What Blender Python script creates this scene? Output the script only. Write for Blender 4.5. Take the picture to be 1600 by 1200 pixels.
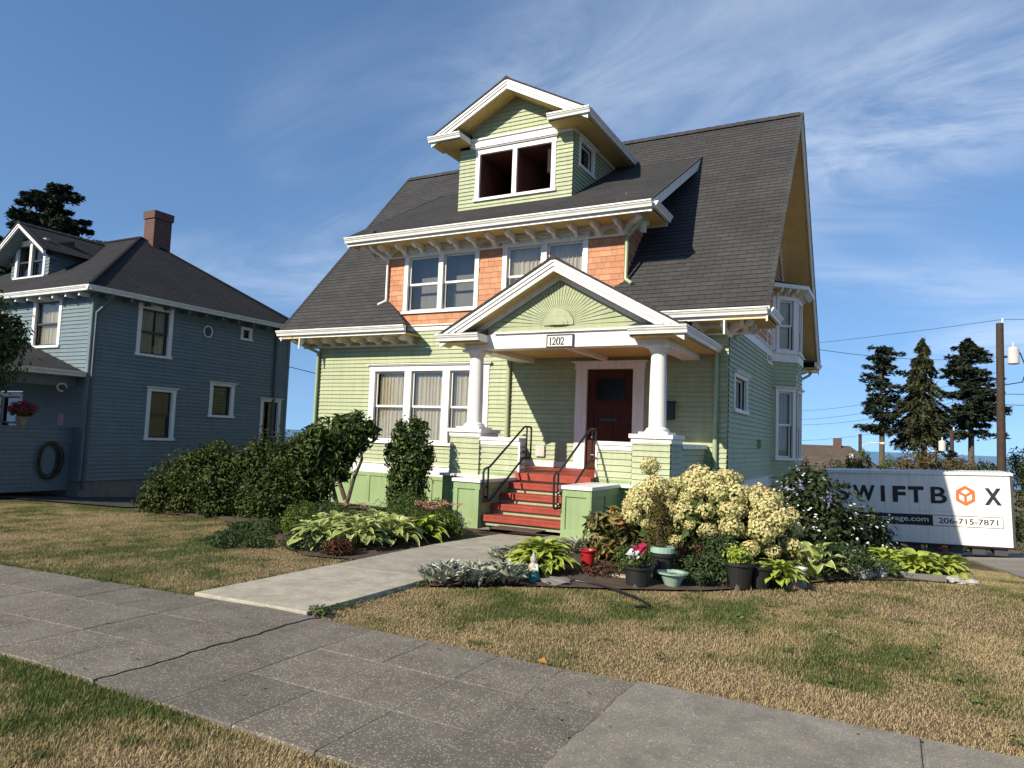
import bpy, math, random
import numpy as np
from mathutils import Matrix, Vector
random.seed(7); rng = np.random.default_rng(11)
scene = bpy.context.scene
for o in list(bpy.data.objects): bpy.data.objects.remove(o)
R = math.radians
# ------------------------------------------------------------------ camera
EYE = 1.45
cam_d = bpy.data.cameras.new('camera'); cam = bpy.data.objects.new('camera', cam_d)
scene.collection.objects.link(cam); scene.camera = cam
cam_d.sensor_width = 36.0; cam_d.lens = 1112 * 36 / 1600; cam_d.clip_start = .05; cam_d.clip_end = 60000
Mr = ((0.8821158, 0.00181526, 0.47102911), (0.46950786, -0.08378423, -0.87894401), (0.0378693, 0.99648227, -0.07475967))
cam.matrix_world = Matrix.Translation((0, 0, EYE)) @ Matrix(Mr).to_4x4()
# ------------------------------------------------------------------ light
SUN = Vector((.385, 1.0, -.675)).normalized()          # direction the light travels
sun_el = math.asin(-SUN.z)
sun_d = bpy.data.lights.new('sun', 'SUN'); sun_d.energy = 5.0; sun_d.angle = R(.53); sun_d.color = (1, .895, .73)
sun = bpy.data.objects.new('sun', sun_d); scene.collection.objects.link(sun)
sun.rotation_euler = SUN.to_track_quat('-Z', 'Y').to_euler(); sun.location = (-20, -40, 40)
world = bpy.data.worlds.new('World'); scene.world = world; world.use_nodes = True
wn, wl = world.node_tree.nodes, world.node_tree.links
bg = wn['Background']; bg.inputs['Strength'].default_value = .122
sky = wn.new('ShaderNodeTexSky'); sky.sky_type = 'NISHITA'; sky.sun_disc = False
sky.sun_elevation = sun_el; sky.sun_rotation = math.atan2(-SUN.x, -SUN.y)
sky.air_density = 1.0; sky.dust_density = 0.0; sky.ozone_density = 2.5; sky.altitude = 60
# thin cirrus: stretched noise on the sky directions, mixed over the clear sky
def wnode(t, **k):
    n = wn.new(t)
    for a, b in k.items(): setattr(n, a, b)
    return n
tc = wnode('ShaderNodeTexCoord'); sep = wnode('ShaderNodeSeparateXYZ'); wl.new(tc.outputs['Generated'], sep.inputs[0])
def wmath(op, a, b=None, c=None):
    n = wnode('ShaderNodeMath', operation=op)
    for i, v in enumerate((a, b, c)):
        if v is None: continue
        if hasattr(v, 'links'): wl.new(v, n.inputs[i])
        else: n.inputs[i].default_value = v
    return n.outputs[0]
skyv = wnode('ShaderNodeCombineXYZ'); wl.new(sep.outputs[0], skyv.inputs[0]); wl.new(sep.outputs[1], skyv.inputs[1])
wl.new(wmath('MULTIPLY_ADD', wmath('MAXIMUM', sep.outputs[2], 0.0), .80, .20), skyv.inputs[2]); wl.new(skyv.outputs[0], sky.inputs['Vector'])
zz = wmath('ADD', wmath('MAXIMUM', sep.outputs[2], 0.0), .12)
px_, py_ = wmath('DIVIDE', sep.outputs[0], zz), wmath('DIVIDE', sep.outputs[1], zz)
comb = wnode('ShaderNodeCombineXYZ'); wl.new(px_, comb.inputs[0]); wl.new(py_, comb.inputs[1])
CLOC = (3.3, 1.2, 0.0)
def wnoise(scale, rot, sc, detail, rough, dist):
    mp = wnode('ShaderNodeMapping'); mp.inputs['Rotation'].default_value = (0, 0, rot); mp.inputs['Scale'].default_value = sc; mp.inputs['Location'].default_value = CLOC
    wl.new(comb.outputs[0], mp.inputs['Vector'])
    nz = wnode('ShaderNodeTexNoise'); wl.new(mp.outputs[0], nz.inputs['Vector'])
    nz.inputs['Scale'].default_value = scale; nz.inputs['Detail'].default_value = detail
    nz.inputs['Roughness'].default_value = rough; nz.inputs['Distortion'].default_value = dist
    return nz.outputs[0]
big = wnoise(.55, R(-20), (1, 1, 1), 3, .5, .6)
fine = wnoise(1.0, R(35), (.9, 1.7, 1), 10, .66, 2.2)
def wramp(v, a, b):
    n = wnode('ShaderNodeMapRange', interpolation_type='SMOOTHSTEP'); wl.new(v, n.inputs[0])
    n.inputs[1].default_value = a; n.inputs[2].default_value = b; return n.outputs[0]
cl = wmath('MULTIPLY', wramp(big, .41, .68), wramp(fine, .20, .80))
cl = wmath('MULTIPLY', cl, wramp(sep.outputs[2], .0, .10)); cl = wmath('MULTIPLY', cl, .62)
mixc = wnode('ShaderNodeMix', data_type='RGBA'); wl.new(cl, mixc.inputs[0]); hsv = wnode('ShaderNodeHueSaturation'); hsv.inputs['Saturation'].default_value = 1.1; hsv.inputs['Value'].default_value = 1.0; wl.new(sky.outputs[0], hsv.inputs['Color']); wl.new(hsv.outputs[0], mixc.inputs[6])
mixc.inputs[7].default_value = (5.0, 5.6, 6.5, 1)
wl.new(mixc.outputs[2], bg.inputs['Color'])
vs = scene.view_settings; vs.view_transform = 'Standard'; vs.look = 'None'; vs.exposure = .52; vs.gamma = 1; vs.use_curve_mapping = False

# ------------------------------------------------------------------ helpers
COL = scene.collection
class Frame:
    """u along the wall, z up, d out of the wall"""
    def __init__(s, o, U, N): s.o, s.U, s.N = Vector(o), Vector(U).normalized(), Vector(N).normalized()
    def p(s, u, z, d=0): return s.o + s.U * u + s.N * d + Vector((0, 0, z))
class MB:
    def __init__(s): s.v, s.f, s.uv = [], [], []
    def face(s, pts, uv=None):
        n = len(s.v); s.v += [tuple(p) for p in pts]; s.f.append(tuple(range(n, n + len(pts))))
        s.uv.append(uv or [(p[0] + p[1], p[2]) for p in pts]); return s
    def hexa(s, a):                                     # 8 corners: bottom ring 0-3, top ring 4-7
        n = len(s.v); s.v += [tuple(p) for p in a]
        c = (Vector(a[0]) + Vector(a[6])) / 2
        for q in ((0, 3, 2, 1), (4, 5, 6, 7), (0, 1, 5, 4), (1, 2, 6, 5), (2, 3, 7, 6), (3, 0, 4, 7)):
            P = [Vector(a[i]) for i in q]; nn = (P[1] - P[0]).cross(P[2] - P[0])
            if nn.dot((P[0] + P[2]) / 2 - c) < 0: q = q[::-1]
            s.f.append(tuple(n + i for i in q)); s.uv.append([(a[i][0] + a[i][1], a[i][2]) for i in q])
        return s
    def box(s, x0, x1, y0, y1, z0, z1):
        return s.hexa([(x0, y0, z0), (x1, y0, z0), (x1, y1, z0), (x0, y1, z0), (x0, y0, z1), (x1, y0, z1), (x1, y1, z1), (x0, y1, z1)])
    def fbox(s, F, u0, u1, z0, z1, d0, d1):
        return s.hexa([F.p(u0, z0, d0), F.p(u1, z0, d0), F.p(u1, z0, d1), F.p(u0, z0, d1), F.p(u0, z1, d0), F.p(u1, z1, d0), F.p(u1, z1, d1), F.p(u0, z1, d1)])
    def prism(s, A, B):                                 # two matching polygons
        n = len(A); c = sum((Vector(p) for p in A + B), Vector()) / (2 * n)
        def add(P):
            P = [Vector(p) for p in P]; nn = Vector()
            for i in range(len(P)): nn += P[i].cross(P[(i + 1) % len(P)])
            if nn.dot(sum(P, Vector()) / len(P) - c) < 0: P = P[::-1]
            s.face(P)
        add(A); add(B)
        for i in range(n): s.face_or(A[i], A[(i + 1) % n], B[(i + 1) % n], B[i], A)
        return s
    def face_or(s, a, b, c, d, A):
        P = [Vector(q) for q in A]; nn = Vector()
        for i in range(len(P)): nn += P[i].cross(P[(i + 1) % len(P)])
        ax = Vector(d) - Vector(a)
        s.face([a, d, c, b] if nn.dot(ax) > 0 else [a, b, c, d]); 
        # orientation: outward for a polygon wound ccw about nn
        return s
    def tube(s, path, r, n=8, cap=True, r2=None):
        P = [Vector(p) for p in path]; m = len(P); base = len(s.v); up = None
        for i, p in enumerate(P):
            t = ((P[min(i + 1, m - 1)] - p).normalized() + (p - P[max(i - 1, 0)]).normalized()).normalized()
            if up is None: up = Vector((0, 0, 1)) if abs(t.z) < .9 else Vector((1, 0, 0))
            a = t.cross(up).normalized(); b = a.cross(t).normalized(); up = b
            rr = r if r2 is None else r + (r2 - r) * i / max(1, m - 1)
            if isinstance(r, (list, tuple)): rr = r[i]
            for k in range(n):
                w = 2 * math.pi * k / n; s.v.append(tuple(p + a * math.cos(w) * rr + b * math.sin(w) * rr))
        for i in range(m - 1):
            for k in range(n):
                q = (base + i * n + k, base + i * n + (k + 1) % n, base + (i + 1) * n + (k + 1) % n, base + (i + 1) * n + k)
                s.f.append(q[::-1]); s.uv.append([(0, 0)] * 4)
        if cap:
            s.f.append(tuple(base + k for k in range(n))); s.uv.append([(0, 0)] * n)
            s.f.append(tuple(base + (m - 1) * n + k for k in reversed(range(n)))); s.uv.append([(0, 0)] * n)
        return s
    def lathe(s, prof, c=(0, 0, 0), n=16):
        base = len(s.v)
        for (r, z) in prof:
            for k in range(n):
                w = 2 * math.pi * k / n; s.v.append((c[0] + r * math.cos(w), c[1] + r * math.sin(w), c[2] + z))
        for i in range(len(prof) - 1):
            for k in range(n):
                s.f.append((base + i * n + k, base + i * n + (k + 1) % n, base + (i + 1) * n + (k + 1) % n, base + (i + 1) * n + k)); s.uv.append([(0, 0)] * 4)
        s.f.append(tuple(base + k for k in reversed(range(n)))); s.uv.append([(0, 0)] * n)
        s.f.append(tuple(base + (len(prof) - 1) * n + k for k in range(n))); s.uv.append([(0, 0)] * n)
        return s
    def build(s, name, mat, parent=None, smooth=False, bev=0, kind=None, label=None):
        me = bpy.data.meshes.new(name); me.from_pydata(s.v, [], s.f)
        uvl = me.uv_layers.new(name='UVMap'); flat = [c for f in s.uv for p in f for c in p]
        if len(flat) == len(me.loops) * 2: uvl.data.foreach_set('uv', flat)
        me.materials.append(mat)
        me.update()
        if smooth: me.polygons.foreach_set('use_smooth', [True] * len(me.polygons)); me.set_sharp_from_angle(angle=R(38))
        o = bpy.data.objects.new(name, me); COL.objects.link(o)
        if parent: par(o, parent)
        if bev:
            md = o.modifiers.new('edge', 'BEVEL'); md.width = bev; md.segments = 2; md.limit_method = 'ANGLE'; md.angle_limit = R(40)
        if kind: o['kind'] = kind
        if label: o['label'] = label
        return o
def par(o, p):
    o.parent = p
    if p.type == 'EMPTY': o.matrix_parent_inverse = p.matrix_basis.inverted()
    elif p.parent is None: o.matrix_parent_inverse = p.matrix_basis.inverted()
    else: o.matrix_parent_inverse = (p.parent.matrix_basis @ p.matrix_parent_inverse @ p.matrix_basis).inverted()
def thing(name, label, cat, loc=(0, 0, 0), group=None):
    o = bpy.data.objects.new(name, None); COL.objects.link(o); o.location = loc; o.empty_display_size = .3
    o.matrix_basis = Matrix.Translation(loc)
    o['label'] = label; o['category'] = cat
    if group: o['group'] = group
    return o
def tag(o, label, cat, group=None):
    o['label'] = label; o['category'] = cat
    if group: o['group'] = group
    return o
def struct(o): o['kind'] = 'structure'; return o
# ------------------------------------------------------------------ materials
def newmat(name):
    m = bpy.data.materials.new(name); m.use_nodes = True; return m, m.node_tree.nodes, m.node_tree.links, m.node_tree.nodes['Principled BSDF']
def nnoise(N, L, scale, detail=4, rough=.55, vec=None):
    n = N.new('ShaderNodeTexNoise'); n.inputs['Scale'].default_value = scale; n.inputs['Detail'].default_value = detail
    n.inputs['Roughness'].default_value = rough
    if vec is None:
        t = N.new('ShaderNodeTexCoord'); vec = t.outputs['Object']
    L.new(vec, n.inputs['Vector']); return n.outputs['Fac']
def ramp(N, L, fac, stops):
    r = N.new('ShaderNodeValToRGB'); e = r.color_ramp.elements
    while len(e) < len(stops): e.new(.5)
    for i, (p, c) in enumerate(stops): e[i].position = p; e[i].color = (*c, 1)
    L.new(fac, r.inputs[0]); return r.outputs[0]
def mixcol(N, L, fac, a, b, mode='MIX'):
    m = N.new('ShaderNodeMix'); m.data_type = 'RGBA'; m.blend_type = mode
    for sock, v in ((m.inputs[0], fac), (m.inputs[6], a), (m.inputs[7], b)):
        if hasattr(v, 'links'): L.new(v, sock)
        elif isinstance(v, (int, float)): sock.default_value = v
        else: sock.default_value = (*v, 1)
    return m.outputs[2]
def bumpn(N, L, P, h, strength, dist=.01):
    b = N.new('ShaderNodeBump'); b.inputs['Strength'].default_value = strength; b.inputs['Distance'].default_value = dist
    L.new(h, b.inputs['Height']); L.new(b.outputs[0], P.inputs['Normal'])
def scale3(c, k): return tuple(min(1, x * k) for x in c)
def paint(name, col, rough=.5, var=.10, scale=2.5, bump=.15, bscale=60, spec=.35, dirt=.12, boards=0., streak=.10):
    m, N, L, P = newmat(name)
    a = nnoise(N, L, scale, 5); c = ramp(N, L, a, [(.3, scale3(col, 1 - var)), (.7, scale3(col, 1 + var * .6))])
    d = nnoise(N, L, 14, 6, .7); dm = ramp(N, L, d, [(.55, (0, 0, 0)), (.8, (dirt,) * 3)])
    c = mixcol(N, L, dm, c, scale3(col, .55))
    if streak:                                          # rain streaks and grime running down
        t = N.new('ShaderNodeTexCoord'); mp = N.new('ShaderNodeMapping'); mp.inputs['Scale'].default_value = (5, 5, .45); L.new(t.outputs['Object'], mp.inputs['Vector'])
        st = nnoise(N, L, 2.2, 6, .65, mp.outputs[0]); c = mixcol(N, L, 1.0, c, ramp(N, L, st, [(.30, (1 - streak * 1.6,) * 3), (.58, (1, 1, 1))]), 'MULTIPLY')
    if boards:                                          # board to board tone
        t = N.new('ShaderNodeTexCoord'); br = N.new('ShaderNodeTexBrick'); L.new(t.outputs['UV'], br.inputs['Vector']); br.inputs['Scale'].default_value = 1
        br.inputs['Brick Width'].default_value = 2.7; br.inputs['Row Height'].default_value = .0985; br.inputs['Mortar Size'].default_value = .0012; br.offset = .37; br.offset_frequency = 3
        br.inputs['Color1'].default_value = (1 - boards,) * 3 + (1,); br.inputs['Color2'].default_value = (1, 1, 1, 1); br.inputs['Mortar'].default_value = (.55,) * 3 + (1,)
        c = mixcol(N, L, 1.0, c, br.outputs['Color'], 'MULTIPLY')
    L.new(c, P.inputs['Base Color']); P.inputs['Roughness'].default_value = rough; P.inputs['Specular IOR Level'].default_value = spec
    if bump: bumpn(N, L, P, nnoise(N, L, bscale, 3), bump, .004)
    return m
M = {}
M['siding'] = paint('sage_siding_paint', (.365, .415, .25), .55, .08, boards=.10)
M['base'] = paint('panel_green_paint', (.25, .345, .165), .5, .07)
M['white'] = paint('white_trim_paint', (.78, .77, .72), .45, .04, dirt=.06)
M['gutter'] = paint('gutter_white_paint', (.74, .74, .70), .35, .05, bump=.05)
M['ochre'] = paint('ochre_soffit_paint', (.62, .44, .17), .6, .08)
M['terra'] = paint('terracotta_shingle_stain', (.62, .30, .16), .7, .12, 6)
M['red'] = paint('red_stair_paint', (.31, .05, .03), .6, .22, 9, .25, 30, dirt=.35)
M['downspout'] = paint('sage_downspout_paint', (.33, .40, .24), .4, .05)
M['door'] = paint('dark_red_door_stain', (.065, .022, .013), .6, .2, 4, spec=.12)
M['blue'] = paint('slate_blue_siding_paint', (.15, .205, .23), .55, .06, boards=.12)
M['bluewhite'] = paint('neighbour_trim_paint', (.72, .73, .72), .5, .05)
M['black'] = paint('black_metal', (.012, .012, .013), .35, .1, spec=.5)
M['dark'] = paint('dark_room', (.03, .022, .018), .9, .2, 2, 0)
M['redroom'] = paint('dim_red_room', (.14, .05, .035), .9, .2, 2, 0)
M['greyroom'] = paint('grey_pane_reflection', (.30, .285, .26), .9, .15, 2, 0)  # grey room colour that stands in for pale reflections in the panes
M['foundation'] = paint('old_concrete_foundation', (.20, .19, .17), .9, .2, 4, .5, 30)
M['curtain'] = paint('cream_curtain', (.66, .60, .47), .9, .08, 9, 0)
M['sash'] = paint('dark_sash', (.05, .055, .06), .5, .1)
M['plastic'] = paint('grey_plastic', (.55, .55, .52), .5, .05)
M['wood'] = paint('weathered_pole_wood', (.055, .036, .026), .85, .3, 8, .4, 25)
M['bark'] = paint('bark', (.11, .085, .06), .9, .35, 12, .6, 40)
M['soil'] = paint('dark_garden_soil', (.075, .052, .036), .95, .35, 9, .8, 50)
M['rock'] = paint('pale_garden_rock', (.42, .40, .36), .85, .25, 7, .6, 20)
M['blackpot'] = paint('black_nursery_pot', (.018, .018, .018), .5, .2)
M['greenpot'] = paint('pale_green_glazed_pot', (.28, .40, .32), .25, .1, spec=.6)
M['whitepot'] = paint('white_pot', (.62, .62, .60), .4, .05)
M['ribpot'] = paint('ribbed_tan_pot', (.36, .28, .22), .8, .15)
M['redorn'] = paint('red_enamel', (.35, .015, .02), .3, .1, spec=.6)
M['mat'] = paint('brown_doormat', (.10, .065, .045), .95, .3, 30, .6, 200)
M['lettering'] = paint('black_lettering', (.02, .022, .025), .5, .05, bump=0, dirt=0)
M['orange'] = paint('orange_print', (.85, .15, .04), .5, .03, bump=0, dirt=0)
M['container'] = paint('white_container_panel', (.78, .78, .75), .4, .04, 1.5, .05, dirt=.08)
M['teal'] = paint('teal_glaze', (.03, .20, .20), .3, .1)
def m_glass():
    m, N, L, P = newmat('window_glass')
    P.inputs['Base Color'].default_value = (.02, .022, .025, 1); P.inputs['Roughness'].default_value = .02
    P.inputs['Specular IOR Level'].default_value = .7
    t = N.new('ShaderNodeBsdfTransparent'); t.inputs[0].default_value = (.86, .88, .88, 1)
    fr = N.new('ShaderNodeFresnel'); fr.inputs[0].default_value = 1.6
    w = nnoise(N, L, 1.3, 2); b = N.new('ShaderNodeBump'); b.inputs['Strength'].default_value = .12; b.inputs['Distance'].default_value = .02
    L.new(w, b.inputs['Height']); g = N.new('ShaderNodeBsdfGlossy'); g.inputs['Roughness'].default_value = .02; L.new(b.outputs[0], g.inputs['Normal'])
    mx = N.new('ShaderNodeMixShader'); mm = N.new('ShaderNodeMath'); mm.operation = 'MULTIPLY_ADD'; L.new(fr.outputs[0], mm.inputs[0]); mm.inputs[1].default_value = 1.0; mm.inputs[2].default_value = .04
    L.new(mm.outputs[0], mx.inputs[0]); L.new(t.outputs[0], mx.inputs[1]); L.new(g.outputs[0], mx.inputs[2])
    L.new(mx.outputs[0], N['Material Output'].inputs['Surface']); return m
M['glass'] = m_glass()
def m_dglass():
    m, N, L, P = newmat('dark_door_glass'); P.inputs['Base Color'].default_value = (.012, .012, .013, 1); P.inputs['Roughness'].default_value = .12; P.inputs['Specular IOR Level'].default_value = .15; return m
M['darkglass'] = m_dglass()
def m_roof(name, col, bw=.30, rh=.14):
    m, N, L, P = newmat(name)
    t = N.new('ShaderNodeTexCoord'); br = N.new('ShaderNodeTexBrick'); L.new(t.outputs['UV'], br.inputs['Vector'])
    br.inputs['Scale'].default_value = 1; br.inputs['Brick Width'].default_value = bw; br.inputs['Row Height'].default_value = rh
    br.inputs['Mortar Size'].default_value = .006; br.inputs['Mortar Smooth'].default_value = .2; br.inputs['Bias'].default_value = 0
    br.inputs['Color1'].default_value = (*scale3(col, .88), 1); br.inputs['Color2'].default_value = (*scale3(col, 1.12), 1); br.inputs['Mortar'].default_value = (*scale3(col, .35), 1)
    g = nnoise(N, L, 160, 2, .8); gc = ramp(N, L, g, [(.3, (.65, .65, .65)), (.7, (1.28, 1.27, 1.26))])
    b = nnoise(N, L, .9, 5); bc = ramp(N, L, b, [(.3, (.86, .86, .87)), (.7, (1.12, 1.11, 1.10))])
    c = mixcol(N, L, 1.0, br.outputs['Color'], gc, 'MULTIPLY'); c = mixcol(N, L, 1.0, c, bc, 'MULTIPLY')
    L.new(c, P.inputs['Base Color']); P.inputs['Roughness'].default_value = .9; P.inputs['Specular IOR Level'].default_value = .2
    bumpn(N, L, P, g, .5, .004); return m
M['roof'] = m_roof('charcoal_asphalt_shingles', (.052, .052, .053))
M['roof2'] = m_roof('black_asphalt_shingles', (.034, .035, .038))
M['roof3'] = m_roof('brown_asphalt_shingles', (.10, .082, .066))
def m_brick():
    m, N, L, P = newmat('chimney_brick')
    t = N.new('ShaderNodeTexCoord'); br = N.new('ShaderNodeTexBrick'); L.new(t.outputs['UV'], br.inputs['Vector'])
    br.inputs['Scale'].default_value = 1; br.inputs['Brick Width'].default_value = .21; br.inputs['Row Height'].default_value = .072; br.inputs['Mortar Size'].default_value = .008
    br.inputs['Color1'].default_value = (.11, .04, .028, 1); br.inputs['Color2'].default_value = (.08, .032, .025, 1); br.inputs['Mortar'].default_value = (.12, .10, .085, 1)
    L.new(br.outputs[0], P.inputs['Base Color']); P.inputs['Roughness'].default_value = .9; bumpn(N, L, P, br.outputs['Fac'], -.6, .01); return m
M['brick'] = m_brick()
def m_concrete(name, c0, c1, speck, sp_amt, stain=.25):
    m, N, L, P = newmat(name)
    a = nnoise(N, L, 1.6, 6, .65); c = ramp(N, L, a, [(.28, c0), (.72, c1)])
    v = N.new('ShaderNodeTexVoronoi'); v.inputs['Scale'].default_value = 85; t = N.new('ShaderNodeTexCoord'); L.new(t.outputs['Object'], v.inputs['Vector'])
    vm = N.new('ShaderNodeSeparateColor'); L.new(v.outputs['Color'], vm.inputs[0])
    s1 = ramp(N, L, v.outputs['Distance'], [(.25, (1, 1, 1)), (.45, (0, 0, 0))]); s2 = ramp(N, L, vm.outputs[0], [(1 - sp_amt - .02, (0, 0, 0)), (1 - sp_amt, (1, 1, 1))])
    sm = mixcol(N, L, 1.0, s1, s2, 'MULTIPLY')
    c = mixcol(N, L, sm, c, speck)
    g = nnoise(N, L, 120, 3, .8); gc = ramp(N, L, g, [(.3, (.62, .62, .62)), (.7, (1.3, 1.3, 1.3))]); c = mixcol(N, L, 1.0, c, gc, 'MULTIPLY')
    st = nnoise(N, L, 4.5, 7, .75); sc = ramp(N, L, st, [(.35, (1 - stain,) * 3), (.6, (1, 1, 1))]); c = mixcol(N, L, 1.0, c, sc, 'MULTIPLY')
    oi = N.new('ShaderNodeObjectInfo'); c = mixcol(N, L, 1.0, c, ramp(N, L, oi.outputs['Random'], [(0, (.86, .86, .87)), (1, (1.12, 1.11, 1.08))]), 'MULTIPLY')
    L.new(c, P.inputs['Base Color']); P.inputs['Roughness'].default_value = .9; P.inputs['Specular IOR Level'].default_value = .25
    bumpn(N, L, P, g, .6, .004); return m
M['oldwalk'] = m_concrete('old_exposed_aggregate', (.128, .112, .092), (.19, .17, .142), (.42, .385, .32), .40)
M['oldjoint'] = m_concrete('joint_fill', (.17, .155, .13), (.25, .235, .20), (.4, .37, .31), .2)
M['newwalk'] = m_concrete('pale_concrete', (.33, .305, .25), (.43, .40, .33), (.5, .48, .42), .06, .32)
M['midwalk'] = m_concrete('grey_concrete', (.235, .21, .17), (.32, .29, .24), (.5, .48, .42), .16, .30)
M['asphalt'] = m_concrete('asphalt', (.045, .045, .048), (.065, .064, .064), (.14, .14, .13), .08)
def m_ground():
    m, N, L, P = newmat('dry_lawn_ground')
    at = N.new('ShaderNodeAttribute'); at.attribute_name = 'green'
    n = nnoise(N, L, 35, 5, .7); dry = ramp(N, L, n, [(.3, (.10, .07, .042)), (.7, (.27, .20, .115))])
    n2 = nnoise(N, L, 28, 5, .7); gr = ramp(N, L, n2, [(.3, (.045, .052, .018)), (.7, (.11, .12, .042))])
    c = mixcol(N, L, at.outputs['Fac'], dry, gr); L.new(c, P.inputs['Base Color']); P.inputs['Roughness'].default_value = .95; P.inputs['Specular IOR Level'].default_value = .1
    bumpn(N, L, P, nnoise(N, L, 60, 4, .8), .9, .03)
    return m
M['ground'] = m_ground()
def m_leaf(name, dark, light, rough=.55, trans=.25, spec=.2, third=None):
    """leaf colour varies leaf by leaf with the point attribute lv"""
    m, N, L, P = newmat(name)
    at = N.new('ShaderNodeAttribute'); at.attribute_name = 'lv'
    st = [(0, dark), (1, light)] if third is None else [(0, dark), (.72, light), (.9, third)]
    c = ramp(N, L, at.outputs['Fac'], st); L.new(c, P.inputs['Base Color'])
    P.inputs['Roughness'].default_value = rough; P.inputs['Specular IOR Level'].default_value = spec
    tr = N.new('ShaderNodeBsdfTranslucent'); L.new(c, tr.inputs[0]); mx = N.new('ShaderNodeMixShader'); mx.inputs[0].default_value = trans
    L.new(P.outputs[0], mx.inputs[1]); L.new(tr.outputs[0], mx.inputs[2]); L.new(mx.outputs[0], N['Material Output'].inputs['Surface']); return m
M['hedge'] = m_leaf('hedge_leaf', (.014, .028, .006), (.10, .125, .026))
M['rhodo'] = m_leaf('rhododendron_leaf', (.028, .05, .012), (.10, .145, .035), .45)
M['camellia'] = m_leaf('camellia_leaf', (.022, .045, .010), (.10, .15, .035), .4, .2, .3)
M['box'] = m_leaf('boxwood_leaf', (.06, .10, .015), (.16, .22, .04))
M['conifer'] = m_leaf('conifer_needles', (.010, .018, .010), (.042, .06, .03), .7, .1)
M['cedar'] = m_leaf('cedar_spray', (.03, .038, .014), (.10, .105, .045), .7, .1)
M['cyp'] = m_leaf('cypress_spray', (.05, .085, .015), (.15, .20, .04), .7, .15)
M['browncyp'] = m_leaf('browning_cypress_spray', (.05, .05, .012), (.17, .13, .04), .7, .15)
M['maple'] = m_leaf('russet_shrub_leaf', (.06, .055, .018), (.22, .15, .06), .6)
M['green'] = m_leaf('mid_green_leaf', (.04, .075, .02), (.14, .19, .055))
M['lace'] = m_leaf('lacecap_leaf', (.018, .032, .012), (.075, .095, .035), .45)
M['peony'] = m_leaf('autumn_peony_leaf', (.06, .07, .02), (.22, .19, .06), .5, .25, .4, (.45, .20, .05))
M['hosta_edge'] = m_leaf('cream_edged_hosta_leaf', (.26, .34, .09), (.74, .73, .34), .4, .25)
M['hosta_lime'] = m_leaf('lime_hosta_leaf', (.20, .28, .03), (.48, .54, .11), .4, .25)
M['silver'] = m_leaf('silver_felted_leaf', (.24, .26, .19), (.50, .52, .42), .9, .1, .1)
M['fern'] = m_leaf('feathery_dark_green_leaf', (.03, .06, .022), (.10, .15, .055), .7)
M['redleaf'] = m_leaf('dark_red_leaf', (.05, .03, .018), (.17, .07, .04), .5)
M['petal'] = m_leaf('cream_petal', (.25, .25, .07), (.68, .64, .31), .7, .2, .15, (.55, .40, .20))
M['whitepetal'] = m_leaf('white_petal', (.60, .60, .58), (.85, .85, .82), .7, .2, .15)
M['violet'] = m_leaf('violet_petal', (.28, .27, .48), (.42, .40, .62), .7, .2, .15)
M['pink'] = m_leaf('dusty_pink_flower', (.36, .16, .12), (.62, .36, .28), .8, .15, .1)
M['magenta'] = m_leaf('magenta_petal', (.28, .01, .05), (.55, .03, .12), .6, .2)
M['grass'] = m_leaf('grass_blade', (.50, .385, .22), (.29, .25, .115), .75, .3, .1, (.095, .135, .038))
# ------------------------------------------------------------------ terrain
def gz(x, y):
    x = np.asarray(x, float); y = np.asarray(y, float)
    z = -.030 * np.clip(-4.5 - x, 0, 20)
    k = np.clip((x + 12) / 12, 0, 1); sl = .06 + .04 * k
    z = z - sl * np.clip(y - 9.5, 0, 40) - .05 * np.clip(y - 49.5, 0, 500)
    return z
def g1(x, y): return float(gz(x, y))
_pn = [np.random.default_rng(s).random((64, 64)) for s in range(6)]
def vnoise(x, y, sc, k=0):
    x = np.asarray(x, float) * sc + 31.7 * k; y = np.asarray(y, float) * sc + 17.3 * k
    xi = np.floor(x).astype(int); yi = np.floor(y).astype(int); fx = x - xi; fy = y - yi; fx = fx * fx * (3 - 2 * fx); fy = fy * fy * (3 - 2 * fy)
    t = _pn[k % 6]; a = t[xi % 64, yi % 64]; b = t[(xi + 1) % 64, yi % 64]; c = t[xi % 64, (yi + 1) % 64]; d = t[(xi + 1) % 64, (yi + 1) % 64]
    return (a * (1 - fx) + b * fx) * (1 - fy) + (c * (1 - fx) + d * fx) * fy
def greenness(x, y):
    x = np.asarray(x, float); y = np.asarray(y, float); g = greenness0(x, y)
    for tx, ty, tr in TUFTS: g = np.maximum(g, 1.0 * np.exp(-(((x - tx) / tr) ** 2 + ((y - ty) / (tr * .8)) ** 2)))
    return np.clip(g, 0, 1)
_tr = random.Random(5)
TUFTS = [(_tr.uniform(-1.9, 2.6), _tr.uniform(5.0, 7.2), _tr.uniform(.07, .17)) for _ in range(46)] + [(_tr.uniform(-3.4, -2.0), _tr.uniform(4.45, 5.6), _tr.uniform(.06, .14)) for _ in range(9)] + [(_tr.uniform(-6, -1), _tr.uniform(1.6, 2.5), _tr.uniform(.05, .13)) for _ in range(24)]
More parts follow.
